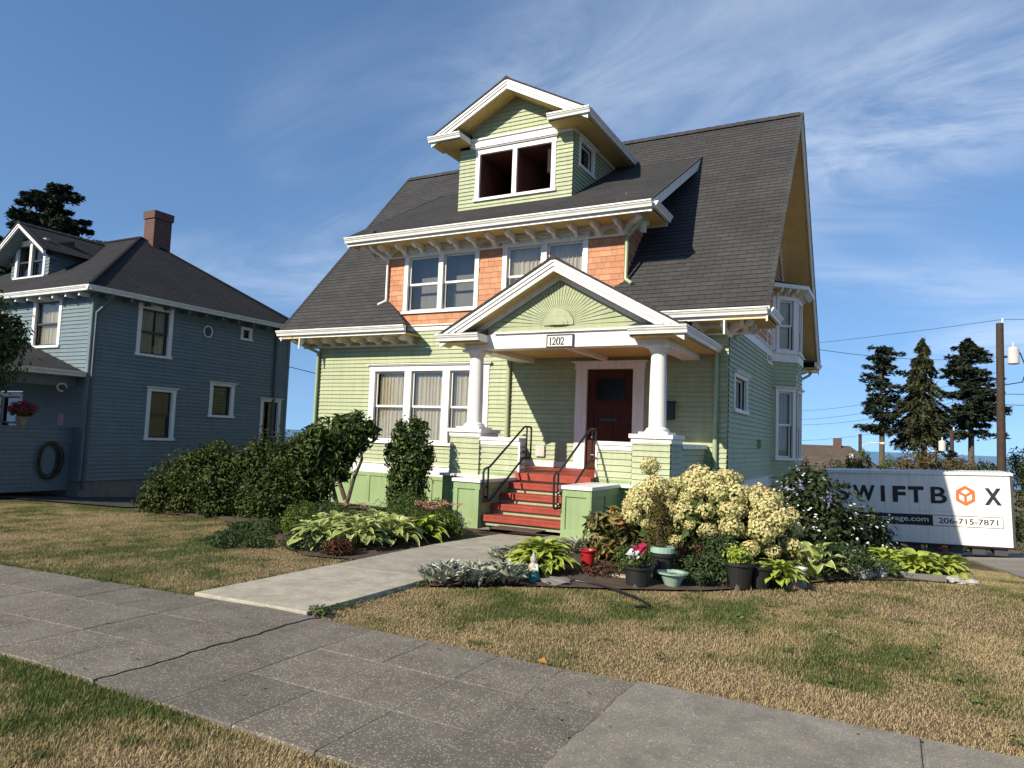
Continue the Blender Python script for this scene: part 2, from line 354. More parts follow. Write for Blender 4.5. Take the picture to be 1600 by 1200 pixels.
def greenness0(x, y):
    """0 straw, 1 green: patchy late-summer lawn"""
    x = np.asarray(x, float); y = np.asarray(y, float)
    n = .42 * vnoise(x, y, .75, 0) + .33 * vnoise(x, y, 2.3, 1) + .25 * vnoise(x, y, 5.5, 2)
    bias = np.full(n.shape, .02)
    right = x > -4
    bias = np.where(right & (y > 4), -.10 + .16 * np.exp(-((y - 5.7) / .6) ** 2) * (x < 2.5) + .10 * np.clip((y - 7) / 3, 0, 1), bias)
    bias = np.where(right & (y > 4) & (y < 4.95) & (x > -1.3), -.24, bias)
    bias = bias + .18 * np.exp(-((x + 2.7) / .75) ** 2 - ((y - 5.35) / .35) ** 2)
    bias = np.where((x < -5) & (y > 4), .05, bias)
    bias = np.where(y < 3, .04, bias)
    bias = bias + .16 * np.exp(-((y - 2.50) / .10) ** 2) + np.where(x < -5, .22 * np.exp(-((y - 4.30) / .09) ** 2) + .22 * np.exp(-((x + 5.42) / .09) ** 2), 0)
    return np.clip((n + bias - .37) / .36, 0, 1)
def grid_mesh(name, xs, ys, mat, dz=0, attr=True):
    X, Y = np.meshgrid(xs, ys, indexing='ij'); Z = gz(X, Y) + dz
    nx, ny = len(xs), len(ys); co = np.stack([X, Y, Z], -1).reshape(-1, 3)
    i = np.arange(nx - 1)[:, None] * ny + np.arange(ny - 1)[None]
    f = np.stack([i, i + ny, i + ny + 1, i + 1], -1).reshape(-1, 4)
    me = bpy.data.meshes.new(name); me.from_pydata(co.tolist(), [], f.tolist()); me.materials.append(mat)
    me.polygons.foreach_set('use_smooth', [True] * len(me.polygons))
    if attr:
        a = me.attributes.new('green', 'FLOAT', 'POINT'); a.data.foreach_set('value', greenness(X, Y).reshape(-1).astype(np.float32))
    o = bpy.data.objects.new(name, me); COL.objects.link(o); return o
def axis(a, b, fine0, fine1, df, growth=1.25):
    v = list(np.arange(fine0, fine1 + 1e-6, df)); s = df
    while v[-1] < b: s *= growth; v.append(v[-1] + s)
    s = df
    while v[0] > a: s *= growth; v.insert(0, v[0] - s)
    return np.array(v)
struct(grid_mesh('ground', axis(-3000, 3000, -15, 5, .1), axis(-60, 700, 1.2, 12, .1), M['ground'], -.02))
mb = MB(); mb.face([(-40000, 500, -32), (40000, 500, -32), (40000, 60000, -32), (-40000, 60000, -32)])
m, N, L, P = newmat('sea_water'); P.inputs['Base Color'].default_value = (.04, .065, .09, 1); P.inputs['Roughness'].default_value = .25; bumpn(N, L, P, nnoise(N, L, .05, 6), .5, 2)
struct(mb.build('sea', m))
# pavement ---------------------------------------------------------------
side = struct(bpy.data.objects.new('sidewalk', None)); COL.objects.link(side)
def slab(x0, x1, y0, y1, mat, parent, top=.03, th=.12, gap=.004, name='slab', tilt=0., jag=None):
    mb = MB(); x0 += gap; x1 -= gap; y0 += gap; y1 -= gap; nx = max(1, int((x1 - x0) / .8)); 
    e = .008
    if jag is not None:
        rj = random.Random(int(y0 * 1000)); m_ = 12; L_, R_ = [], []
        for k in range(m_ + 1):
            yy = y0 + (y1 - y0) * k / m_; j = .011 * math.sin(yy * 9.1) + .007 * math.sin(yy * 31 + 1) + .004 * math.sin(yy * 77)
            L_.append((x0 + (j + rj.uniform(0, .006) if jag == 'L' else 0), yy)); R_.append((x1 + (j - rj.uniform(0, .006) if jag == 'R' else 0), yy))
        poly = L_[::-1] + R_; 
        mb.prism([(p, q, g1(p, q) + top - th) for p, q in poly], [(p, q, g1(p, q) + top) for p, q in poly]); return mb.build(name, mat, parent)
    for i in range(nx):
        a, b = x0 + (x1 - x0) * i / nx, x0 + (x1 - x0) * (i + 1) / nx
        T = [(p, q, g1(p, q) + top + tilt * (p - x0)) for p, q in ((a, y0), (b, y0), (b, y1), (a, y1))]
        mb.hexa([(p, q, z - th) for p, q, z in T] + T)
    return mb.build(name, mat, parent, bev=e)
ys = (2.54, 3.12, 3.70, 4.27)
xj = [-3.93, -3.37, -2.84, -2.30, -1.83, -1.365]
xl = [-3.93 - .54 * i for i in range(0, 26)][::-1]
random.seed(3)
for seq in (xl, xj):
    for i in range(len(seq) - 1):
        for j in range(3):
            wide = (seq is xj and i == 0)
            g0 = .0015
            s = slab(seq[i] + (.006 if (seq is xj and i == 0) else 0), seq[i + 1] - (.006 if (seq is xl and i == len(xl) - 2) else 0) - (.004 if (seq is xj and i == 4) else 0), ys[j], ys[j + 1], M['oldwalk'], side, jag=('L' if seq is xj and i == 0 else 'R' if (seq is xl and i == len(xl) - 2) or (seq is xj and i == len(xj) - 2) else None), gap=g0, top=.010 + random.uniform(-.0015, .0015) - (.006 if seq is xj else 0))
for a, b in ((-1.365, .13), (.13, 1.63), (1.63, 3.13), (3.13, 4.63), (4.63, 6.13)):
    slab(a, b, 2.56, 4.30, M['midwalk'], side, gap=.007, top=.014)
mb = MB(); 
for a in np.arange(-18, 6.2, .5): mb.hexa([(x, y, g1(x, y) + z) for z in (-.2, .001) for x, y in ((a, 2.57), (a + .5, 2.57), (a + .5, 4.25), (a, 4.25))])
mb.build('joint_bed', M['oldjoint'], side)
walk = struct(bpy.data.objects.new('front_walk', None)); COL.objects.link(walk)
for a, b in ((4.29, 6.02), (6.02, 7.95), (7.95, 10.22)):
    slab(-5.36, -4.04, a, b, M['newwalk'], walk, top=.03 if a < 9 else .02, th=.2, gap=.004)
drv = struct(bpy.data.objects.new('driveway', None)); COL.objects.link(drv)
for i, (a, b) in enumerate(((9.8, 13), (13, 16.2), (16.2, 19.4), (19.4, 22.6), (22.6, 25.8), (25.8, 30))):
    mb = MB(); 
    for x0, x1 in ((1.75, 4), (4, 7)):
        T = [(x, y, g1(x, y) + .02 + .09 * max(0, x - 1.75) * min(1, max(0, (y - 12) / 10))) for x, y in ((x0 + (.006), a + .006), (x1, a + .006), (x1, b - .006), (x0 + .006, b - .006))]
        mb.hexa([(x, y, z - .5) for x, y, z in T] + T)
    mb.build('slab', M['midwalk'], drv)
mb = MB(); pl = [(-60, 7.4), (-17.3, 8.75), (-13.9, 9.9), (-13.9, 30), (-60, 30)]
struct(grid_mesh('neighbour_driveway', np.arange(-60, -13.8, .7), np.arange(9.3, 30, .7), M['asphalt'], .012, False))

# ------------------------------------------------------------------ wall / roof sheet generators
def courses(F, z0, z1, exp, span, holes=(), lip=.022, back=.0, mb=None):
    """lapped boards between z0 and z1; span(z)->list of (u0,u1); holes (u0,u1,z0,z1)"""
    mb = mb or MB(); n = max(1, round((z1 - z0) / exp)); e = (z1 - z0) / n
    for i in range(n):
        a, b = z0 + i * e, z0 + (i + 1) * e
        sa, sb = span(a + 1e-4), span(b - 1e-4)
        for (a0, a1), (b0, b1) in zip(sa, sb):
            cuts = sorted([h for h in holes if h[2] < (a + b) / 2 < h[3]], key=lambda h: h[0])
            segs = []; cur = ('L', None)
            left = (a0, b0)
            for h in cuts:
                if h[1] <= min(a0, b0) or h[0] >= max(a1, b1): continue
                segs.append((left, (h[0], h[0]))); left = (h[1], h[1])
            segs.append((left, (a1, b1)))
            for (l0, l1), (r0, r1) in segs:
                if r0 - l0 < .005 and r1 - l1 < .005: continue
                p = [F.p(l0, a, lip), F.p(r0, a, lip), F.p(r1, b, back), F.p(l1, b, back)]
                mb.face(p, [(l0, a), (r0, a), (r1, b), (l1, b)])
                mb.face([F.p(l0, a, back), F.p(r0, a, back), F.p(r0, a, lip), F.p(l0, a, lip)])
    return mb
def slope(o, U, S, smax, span, exp=.14, lip=.008, mb=None):
    """shingle courses on a roof plane: o eave point, U along eave, S up the slope (unit), span(s)->[(u0,u1)]"""
    mb = mb or MB(); o, U, S = Vector(o), Vector(U).normalized(), Vector(S).normalized(); Nn = U.cross(S).normalized()
    if Nn.z < 0: Nn = -Nn
    n = max(1, round(smax / exp)); e = smax / n
    for i in range(n):
        a, b = i * e, (i + 1) * e
        for (a0, a1), (b0, b1) in zip(span(a + 1e-4), span(b - 1e-4)):
            if a1 - a0 < .003 and b1 - b0 < .003: continue
            p = [o + U * a0 + S * a + Nn * lip, o + U * a1 + S * a + Nn * lip, o + U * b1 + S * b + Nn * .001, o + U * b0 + S * b + Nn * .001]
            if (p[1] - p[0]).cross(p[2] - p[0]).dot(Nn) < 0: mb.face(p[::-1], [(b0, b), (b1, b), (a1, a), (a0, a)])
            else: mb.face(p, [(a0, a), (a1, a), (b1, b), (b0, b)])
            mb.face([o + U * a0 + S * a, o + U * a1 + S * a, p[1], p[0]], [(a0, a), (a1, a), (a1, a), (a0, a)])
    return mb
def gutter(mb, a, b, up=Vector((0, 0, 1)), out=None, h=.13, w=.12):
    """K-style gutter from a to b (points on its top back edge), out = outward direction"""
    a, b, out = Vector(a), Vector(b), Vector(out)
    prof = [(0, 0), (w, 0), (w, -.028), (w * .88, -.034), (w * .80, -.06), (w * .62, -.085), (w * .55, -h), (0, -h)]
    A = [a + out * p + up * q for p, q in prof]; B = [b + out * p + up * q for p, q in prof]
    mb.prism(A, B); return mb
def fasciab(mb, a, b, out, h=.16, t=.03):
    a, b, out = Vector(a), Vector(b), Vector(out); z = Vector((0, 0, 1))
    return mb.hexa([a - z * h, b - z * h, b + out * t - z * h, a + out * t - z * h, a, b, b + out * t, a + out * t])
def bracket(F, u, z, w=.075, dep=.52, h=.26):
    """scrolled eave bracket: wall at d=0, top at z"""
    pts = [(0, 0), (dep, 0), (dep, -.07)]
    for k in range(9):
        t = k / 8; pts.append((dep - .02 - (dep - .10) * t, -.085 - .045 * math.sin(t * math.pi * 1.0) * (1 if t < .5 else .3) - (h - .13) * max(0, (t - .45) / .55) ** 1.6))
    pts += [(.06, -h), (0, -h)]
    mb = MB(); A = [F.p(u - w / 2, z + q, d) for d, q in pts]; B = [F.p(u + w / 2, z + q, d) for d, q in pts]
    n = len(pts); tris = [(0, i, i + 1) for i in range(1, n - 1)]
    for t in tris: mb.face([A[i] for i in t]); mb.face([B[i] for i in t][::-1])
    for i in range(n): mb.face([A[i], B[i], B[(i + 1) % n], A[(i + 1) % n]])
    return mb
def archboard(F, u0, u1, z0, z1, d0, d1):
    """board with a half-ellipse cut out of its lower edge"""
    mb = MB(); n = 10; m_ = .10 * (u1 - u0); uc = (u0 + u1) / 2; ru = (u1 - u0) / 2 - m_; rz = (z1 - z0) * .62
    arc = [(uc - ru * math.cos(math.pi * i / n), z0 + rz * math.sin(math.pi * i / n)) for i in range(n + 1)]
    for d in (d1,):
        mb.face([F.p(u0, z0, d), F.p(arc[0][0], z0, d), F.p(arc[0][0], z1, d), F.p(u0, z1, d)])
        mb.face([F.p(arc[-1][0], z0, d), F.p(u1, z0, d), F.p(u1, z1, d), F.p(arc[-1][0], z1, d)])
        for i in range(n): mb.face([F.p(*arc[i], d), F.p(*arc[i + 1], d), F.p(arc[i + 1][0], z1, d), F.p(arc[i][0], z1, d)])
    for i in range(n): mb.face([F.p(*arc[i], d0), F.p(*arc[i + 1], d0), F.p(*arc[i + 1], d1), F.p(*arc[i], d1)])
    mb.face([F.p(u0, z0, d0), F.p(arc[0][0], z0, d0), F.p(arc[0][0], z0, d1), F.p(u0, z0, d1)]); mb.face([F.p(u1, z0, d0), F.p(arc[-1][0], z0, d0), F.p(arc[-1][0], z0, d1), F.p(u1, z0, d1)])
    mb.face([F.p(u0, z0, d0), F.p(u0, z1, d0), F.p(u0, z1, d1), F.p(u0, z0, d1)]); mb.face([F.p(u1, z0, d0), F.p(u1, z1, d0), F.p(u1, z1, d1), F.p(u1, z0, d1)])
    return mb
def wavy(F, u0, u1, z0, z1, d, amp=.025, n=None, gather=0.):
    mb = MB(); n = n or max(12, int((u1 - u0) / .018)); ph = random.uniform(0, 6)
    off = lambda u: d + amp * math.sin(u * 58 + ph + 1.4 * math.sin(u * 9)) + amp * .4 * math.sin(u * 131 + ph)
    for i in range(n):
        a, b = u0 + (u1 - u0) * i / n, u0 + (u1 - u0) * (i + 1) / n
        mb.face([F.p(a, z0, off(a)), F.p(b, z0, off(b)), F.p(b, z1, off(b) * .5 + d * .5), F.p(a, z1, off(a) * .5 + d * .5)])
    return mb
def window(F, u0, u1, z0, z1, parent, n=1, split=.5, cas=.115, head=.14, mull=.13, sill=.07, curtain=None, trim='white', sash='white', name='window', cap=True, glass=True, room='dark', deep=.7, sw=.045):
    """casing with head cap and sill, n double-hung lights, panes, curtains and a dark room behind; u0..z1 are the outer casing limits"""
    mb = MB()
    mb.fbox(F, u0, u0 + cas, z0 + sill, z1 - head, -.04, .03).fbox(F, u1 - cas, u1, z0 + sill, z1 - head, -.04, .03)
    mb.fbox(F, u0 - .01, u1 + .01, z1 - head, z1 - .045, -.04, .034)
    if cap: mb.fbox(F, u0 - .05, u1 + .05, z1 - .045, z1 - .02, -.02, .075).fbox(F, u0 - .08, u1 + .08, z1 - .02, z1, -.02, .10)
    else: mb.fbox(F, u0 - .01, u1 + .01, z1 - .045, z1, -.04, .034)
    mb.fbox(F, u0 - .03, u1 + .03, z0, z0 + sill, -.06, .06)
    iu0, iu1, iz0, iz1 = u0 + cas, u1 - cas, z0 + sill, z1 - head
    w = (iu1 - iu0 - mull * (n - 1)) / n
    for k in range(n - 1):
        a = iu0 + w * (k + 1) + mull * k; mb.fbox(F, a, a + mull, iz0, iz1, -.04, .026)
    win = mb.build(name, M[trim], parent, bev=.004)
    for k in range(n):
        a = iu0 + (w + mull) * k; b = a + w
        if glass:
            zs = [(iz0, iz1)] if split is None else [(iz0, iz0 + (iz1 - iz0) * split), (iz0 + (iz1 - iz0) * split - .03, iz1)]
            for q, (s0, s1) in enumerate(zs):
                dd = -.075 if q == 0 else -.045
                sm = MB(); sm.fbox(F, a, a + sw, s0, s1, dd - .03, dd).fbox(F, b - sw, b, s0, s1, dd - .03, dd).fbox(F, a + sw, b - sw, s0, s0 + sw * 1.1, dd - .03, dd - .001).fbox(F, a + sw, b - sw, s1 - sw, s1, dd - .03, dd - .001)
                sm.build('sash', M[sash], win)
                MB().face([F.p(a + sw, s0 + sw, dd - .018), F.p(b - sw, s0 + sw, dd - .018), F.p(b - sw, s1 - sw, dd - .018), F.p(a + sw, s1 - sw, dd - .018)]).build('pane', M['glass'], win)
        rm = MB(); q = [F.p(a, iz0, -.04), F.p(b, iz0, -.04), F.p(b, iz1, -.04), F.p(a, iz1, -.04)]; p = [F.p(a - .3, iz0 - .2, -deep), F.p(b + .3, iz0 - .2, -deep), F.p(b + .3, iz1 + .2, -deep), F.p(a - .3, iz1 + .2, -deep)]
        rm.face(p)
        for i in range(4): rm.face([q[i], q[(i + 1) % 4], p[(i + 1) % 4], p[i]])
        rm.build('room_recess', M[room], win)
        if curtain:
            for c0, c1, cz0, cz1 in curtain(a, b, iz0, iz1):
                wavy(F, c0, c1, cz0, cz1, -.16).build('curtain', M['curtain'], win, smooth=True)
    return win
# ================================================================== the green house
H = thing('green_house', 'three-storey sage green craftsman house with white trim, red steps and dormers', 'house', (-8, 14, 0))
FW = 14.0; XL, XR = -13.28, -2.78
FF = Frame((0, FW, 0), (1, 0, 0), (0, -1, 0))          # front wall, u = X
FS = Frame((XR, 0, 0), (0, 1, 0), (1, 0, 0))            # right side wall, u = Y
FLs = Frame((XL, 0, 0), (0, -1, 0), (-1, 0, 0))         # left side wall, u = -Y
BACK = 22.8
EAVE, TAN = 4.0, 1.13                                   # roof surface height at Y = 13.3 and its slope
RY, RZ = 18.4, 4.0 + 1.13 * 5.1
roofz = lambda y: EAVE + TAN * (y - 13.3) if y < RY else EAVE + TAN * (2 * RY - 13.3 - y)
# --- siding, storey 1 front
win1 = (-11.53, -8.09, 1.19, 3.14); doorc = (-5.95, -4.44, .80, 3.12)
holes = [(win1[0] + .03, win1[1] - .03, win1[2] + .03, win1[3] - .03), (doorc[0] + .03, doorc[1] - .03, .70, doorc[3] - .03)]
wall = courses(FF, .72, 3.66, .0985, lambda z: [(XL, XR)], holes).build('front_wall', M['siding'], H)
mb = courses(FF, 3.66, 3.93, .0985, lambda z: [(-10.5, XR)]); mb.build('upper_siding', M['siding'], wall)
# corner boards (narrow) and water table, base panels
mb = MB(); mb.fbox(FF, XL - .02, XR + .022, .47, .70, -.05, .024).fbox(FF, XL - .03, XR + .05, .70, .725, -.05, .05); mb.fbox(FS, 13.98, BACK, .47, .70, -.05, .022).fbox(FS, 13.952, BACK, .70, .725, -.05, .048)
mb.build('water_table', M['white'], H, bev=.004)
def panels(F, u0, u1, z0, z1, parent, pw=.62, d=.0, mat='base', name='base_panelling'):
    b = MB(); b.fbox(F, u0, u1, z0, z1, d - .06, d); o = b.build(name, M[mat], parent)
    n = max(1, round((u1 - u0) / pw)); w = (u1 - u0) / n; r = .055
    f = MB(); f.fbox(F, u0, u1, z1 - .09, z1, d, d + .022).fbox(F, u0, u1, z0, z0 + .09, d, d + .022)
    for k in range(n + 1):
        a = u0 + w * k - r; f.fbox(F, max(u0, a), min(u1, a + 2 * r), z0 + .09, z1 - .09, d, d + .02)
    f.build('panel_rail', M[mat], o, bev=.003); return o
panels(FF, XL, XR, -.35, .47, H)
panels(FS, FW + .002, BACK, -1.1, .47, H, .9)
# --- side walls
bay0 = 19.55
side_holes = [(14.52, 15.92, 2.16, 2.92)]
side_w = courses(FS, .72, 3.78, .0985, lambda z: [(FW, bay0), (21.4, BACK)], side_holes).build('side_wall', M['siding'], H)
mb = MB(); mb.fbox(FS, FW + .0, BACK, 3.78, 3.97, -.03, .028).fbox(FS, FW - .0, BACK, 3.97, 4.0, -.03, .06); mb.build('side_frieze', M['white'], H)
gspan = lambda z: [(max(FW + .0, 13.3 + (z - EAVE + .25) / TAN), min(BACK, 2 * RY - 13.3 - (z - EAVE + .25) / TAN))]
courses(FS, 4.0, 9.3, .14, gspan, [(19.6, 21.35, 3.9, 5.75)]).build('gable_shingles', M['terra'], H)
courses(FLs, .2, 9.3, .0985, lambda z: [(-BACK, -FW)] if z < 3.8 else [(-gspan(z)[0][1], -gspan(z)[0][0])]).build('side_wall', M['siding'], H)
FB = Frame((0, BACK, 0), (-1, 0, 0), (0, 1, 0))
courses(FB, -1.1, 3.9, .0985, lambda z: [(-XR, -XL)]).build('rear_wall', M['siding'], H)
# small bay on the left side
mb = MB(); mb.box(XL - .55, XL - .01, 15.2, 17.4, .9, 3.45); sb = mb.build('side_bay', M['siding'], H)
MB().box(XL - .68, XL - .012, 15.05, 17.55, 3.45, 3.62).build('bay_cornice', M['white'], sb); MB().hexa([(XL - .72, 15, 3.62), (XL - .013, 15, 3.62), (XL - .013, 17.6, 3.62), (XL - .72, 17.6, 3.62), (XL - .3, 15.3, 3.85), (XL - .013, 15.3, 3.85), (XL - .013, 17.3, 3.85), (XL - .3, 17.3, 3.85)]).build('bay_roof', M['roof'], sb)
# --- main roof
ca = math.atan(TAN); S1 = Vector((0, math.cos(ca), math.sin(ca)))
sl_of = lambda y: (y - 13.3) / math.cos(ca)
RXL, RXR = -13.95, -2.0
DX0, DX1 = -11.14, -4.94; DR0, DR1 = -11.9, -4.2; DTAN = .58; DE = 6.24
HIPL, HIPR = -10.0, -6.06
def span_main(s):
    y = 13.3 + s * math.cos(ca)
    if y < 14:
        t = (y - 13.3) / .7; return [(RXL, HIPL + (DX0 - HIPL) * t), (HIPR + (DX1 - HIPR) * t, RXR)]
    if y < 17.2: return [(RXL, DX0 + .02), (DX1 - .02, RXR)]
    return [(RXL, -8.05), (-8.05, RXR)]
roof = slope((0, 13.3, EAVE), (1, 0, 0), S1, sl_of(RY), span_main).build('main_roof', M['roof'], H)
S2 = Vector((0, -math.cos(ca), math.sin(ca)))
slope((0, 2 * RY - 13.3, EAVE), (1, 0, 0), S2, sl_of(RY), lambda s: [(RXL, RXR)], .28).build('rear_slope', M['roof'], roof)
mb = MB()                                               # ridge caps
for i in range(46):
    x = RXL + (RXR - RXL) * i / 46; w = (RXR - RXL) / 46
    mb.hexa([(x, RY - .14, RZ - .11 + .02), (x + w - .006, RY - .14, RZ - .11 + .012), (x + w - .006, RY + .14, RZ - .11 + .012), (x, RY + .14, RZ - .11 + .02), (x, RY - .01, RZ + .055), (x + w - .006, RY - .01, RZ + .043), (x + w - .006, RY + .01, RZ + .043), (x, RY + .01, RZ + .055)])
mb.build('ridge_caps', M['roof'], roof)
# hip returns beside the second-floor dormer
for hx, dx in ((HIPL, DX0), (HIPR, DX1)):
    sgn = 1 if hx > dx else -1
    MB().face([(hx, 13.3, EAVE), (hx - sgn * .45, 14.0, EAVE + .03), (dx, 14.0, roofz(14))][::sgn]).build('hip_return', M['roof'], roof)
    mb = MB(); a, b = Vector((hx - sgn * .45, 13.985, EAVE + .05)), Vector((dx, 13.985, roofz(14) + .02)); mb.tube([a, b], .025, 6); mb.build('flashing', M['terra'], roof)
# rakes (white boards) + soffit under gable overhang
def rake(x0, x1, parent, faceX, outer):
    """rake soffit between wall x0 and outer x1 along both slopes"""
    for sg in (1, -1):
        ya, za = (13.3, EAVE) if sg == 1 else (2 * RY - 13.3, EAVE); yb, zb = RY, RZ
        so = MB(); so.face([(x0, ya, za - .24), (x1, ya, za - .24), (x1, yb, zb - .24), (x0, yb, zb - .24)]); so.build('rake_soffit', M['ochre'], parent)
        rb = MB(); q = .03 * (1 if x1 > x0 else -1)
        rb.hexa([(x1, ya, za - .29), (x1 + q, ya, za - .29), (x1 + q, yb, zb - .29), (x1, yb, zb - .29), (x1, ya, za - .015), (x1 + q, ya, za - .015), (x1 + q, yb, zb - .015), (x1, yb, zb - .015)])
        rb.hexa([(x1 + q, ya, za - .10), (x1 + q * 2, ya, za - .10), (x1 + q * 2, yb, zb - .10), (x1 + q, yb, zb - .10), (x1 + q, ya, za - .012), (x1 + q * 2, ya, za - .012), (x1 + q * 2, yb, zb - .012), (x1 + q, yb, zb - .012)])
        rb.build('rake_board', M['white'], parent)
        fr = MB(); fr.hexa([(x0 + q, ya, za - .50), (x0 + 2 * q, ya, za - .50), (x0 + 2 * q, yb, zb - .50), (x0 + q, yb, zb - .50), (x0 + q, ya, za - .245), (x0 + 2 * q, ya, za - .245), (x0 + 2 * q, yb, zb - .245), (x0 + q, yb, zb - .245)])
        fr.build('rake_frieze', M['white'], parent)
        ed = MB(); ed.hexa([(x1 - .0, ya, za - .012), (x1 + q * 2.6, ya, za - .012), (x1 + q * 2.6, yb, zb - .012), (x1, yb, zb - .012), (x1, ya, za + .022), (x1 + q * 2.6, ya, za + .022), (x1 + q * 2.6, yb, zb + .022), (x1, yb, zb + .022)]); ed.build('drip_edge', M['roof'], parent)
rake(XR, RXR, roof, 1, 1); rake(XL, RXL, roof, -1, 1)
# --- bracketed eaves
def eave(F, u0, u1, z, parent, brs, zb, over=.70, frieze=True):
    """gutter at d=over top z, horizontal soffit, frieze with arches and a bracket at each u in brs"""
    g = MB(); gutter(g, F.p(u0, z, over - .02), F.p(u1, z, over - .02), out=F.N); gt = g.build('gutter', M['gutter'], parent)
    fb = MB(); fb.fbox(F, u0 + .02, u1 - .02, z - .20, z - .01, over - .05, over - .022); fb.build('fascia', M['white'], gt)
    s = MB(); s.fbox(F, u0 + .03, u1 - .03, z - .185, z - .165, 0, over - .052); s.build('soffit', M['ochre'], gt)
    return gt
def bracket_run(F, brs, ztop, zbot, parent, end0=None, end1=None):
    h = ztop - zbot
    fz = MB(); fz.fbox(F, brs[0] - .06 if end0 is None else end0, brs[-1] + .06 if end1 is None else end1, zbot, ztop, -.02, .03); fr = fz.build('frieze', M['ochre'], parent)
    for u in brs: bracket(F, u, ztop, h=h + .02).build('bracket', M['white'], parent, bev=.006)
    for a, b in zip(brs, brs[1:]): archboard(F, a + .037, b - .037, zbot, ztop - .001, .032, .075).build('arch_panel', M['white'], parent)
    ml = MB(); ml.fbox(F, brs[0] - .06 if end0 is None else end0, brs[-1] + .06 if end1 is None else end1, zbot - .035, zbot, -.02, .06); ml.build('frieze_moulding', M['white'], parent)
GZ = 3.97
gl = eave(FF, -14.08, HIPL, GZ, roof, None, None); bracket_run(FF, [XL - .45] + list(np.linspace(XL + .05, -10.3, 7)), GZ - .186, 3.62, gl, XL - .5, -10.2)
gr = eave(FF, HIPR, RXR + .03, GZ, roof, None, None); bracket_run(FF, list(np.linspace(-5.95, XR - .03, 7)) + [XR + .33], GZ - .186, 3.62, gr, -6.0, XR + .4)
def corner_return(x_wall, x_out, y0, y1, z, parent, brz):
    """boxed cornice return on the gable end"""
    sg = 1 if x_out > x_wall else -1
    g = MB(); gutter(g, (x_out - sg * .02, y0 + .06, z), (x_out - sg * .02, y1, z), out=Vector((sg, 0, 0))); r = g.build('cornice_return', M['gutter'], parent)
    b = MB(); b.box(min(x_wall + sg * .005, x_out - sg * .022), max(x_wall + sg * .005, x_out - sg * .022), y0 + .04, y1, z - .18, z - .165); b.build('soffit', M['ochre'], r)
    c = MB(); c.box(min(x_wall, x_out - sg * .02), max(x_wall, x_out - sg * .02), y1 - .03, y1, z - .2, z + .01); c.build('return_end', M['white'], r)
    t = MB(); t.hexa([(x_wall, y0 + .05, z - .01), (x_out, y0 + .05, z - .01), (x_out, y1, z - .01), (x_wall, y1, z - .01), (x_wall, y0 + .05, z + .14), (x_out, y0 + .05, z + .012), (x_out, y1, z + .012), (x_wall, y1, z + .14)]); t.build('return_roof', M['roof'], r)
    F = Frame((x_wall, 0, 0), (0, 1, 0), (sg, 0, 0))
    for y in brz: bracket(F, y, z - .186, h=.2, dep=.5).build('bracket', M['white'], r, bev=.006)
    # diagonal corner bracket
    F2 = Frame((x_wall, y0 + .7, 0), (.707, .707 * sg, 0), (.707 * sg, -.707, 0)); bracket(F2, 0, z - .188, h=.24, dep=.72, w=.09).build('bracket', M['white'], r, bev=.006)
    return r
corner_return(XR, RXR + .03, 13.3, 14.62, GZ, roof, (14.05, 14.5)); 
g = MB(); gutter(g, (RXL, 2 * RY - 13.32, GZ), (RXR, 2 * RY - 13.32, GZ), out=Vector((0, 1, 0))); g.box(RXL, RXR, 22.75, 2 * RY - 13.33, GZ - .2, GZ - .15); bracket(FS, 22.9, GZ - .2, h=.25); g.build('rear_gutter', M['gutter'], roof)
corner_return(XR, RXR + .03, 22.2, 23.4, GZ, roof, (22.6, 23.0))
mb = MB(); mb.tube([(XR + .62, 23.45, GZ - .15), (XR + .55, 23.3, GZ - .3), (XR + .1, 22.86, GZ - .62), (XR + .08, 22.85, -.9)], .04, 8); mb.build('downspout', M['downspout'], H)
# --- second-floor dormer
DZ0, DZ1 = 4.0, 5.90
w2 = [(-10.62, -8.48, 4.36, 5.92), (-7.86, -5.76, 4.36, 5.92)]
FD = FF
dm = MB(); dm.fbox(FF, DX0, DX1, 4.02, 5.9, -.06, -.02); 
dwall = MB()
# backing wall split round the windows
edges = [DX0] + [v for w in w2 for v in (w[0] + .05, w[1] - .05)] + [DX1]
for a, b in zip(edges[::2], edges[1::2]): dwall.fbox(FF, a, b, 3.98, 6.08, -.06, -.004)
for w in w2: dwall.fbox(FF, w[0] + .05, w[1] - .05, 3.98, w[2] + .05, -.06, -.004); 
dwall = dwall.build('dormer_wall', M['terra'], H)
shmesh = []
def shingle_mesh(w, h, name='shingle'):
    mb = MB(); F0 = Frame((0, 0, 0), (1, 0, 0), (0, -1, 0)); mb.hexa([F0.p(0, 0, .004), F0.p(w, 0, .004), F0.p(w, 0, .017), F0.p(0, 0, .017), F0.p(0, h, .0), F0.p(w, h, .0), F0.p(w, h, .006), F0.p(0, h, .006)])
    me = bpy.data.meshes.new(name); me.from_pydata(mb.v, [], mb.f); me.materials.append(None); return me
tm = []
for k, c in enumerate(((.50, .235, .125), (.44, .195, .10), (.54, .27, .15), (.47, .225, .13))):
    tm.append(paint('terracotta_shingle_%s' % 'abcd'[k], c, .75, .14, 7, .4, 90))
widths = [.13, .16, .19, .22, .25, .28]
smesh = {(i, k): None for i in range(len(widths)) for k in range(4)}
for i, w in enumerate(widths):
    for k in range(4): me = shingle_mesh(w - .005, .15); me.materials[0] = tm[k]; smesh[(i, k)] = me
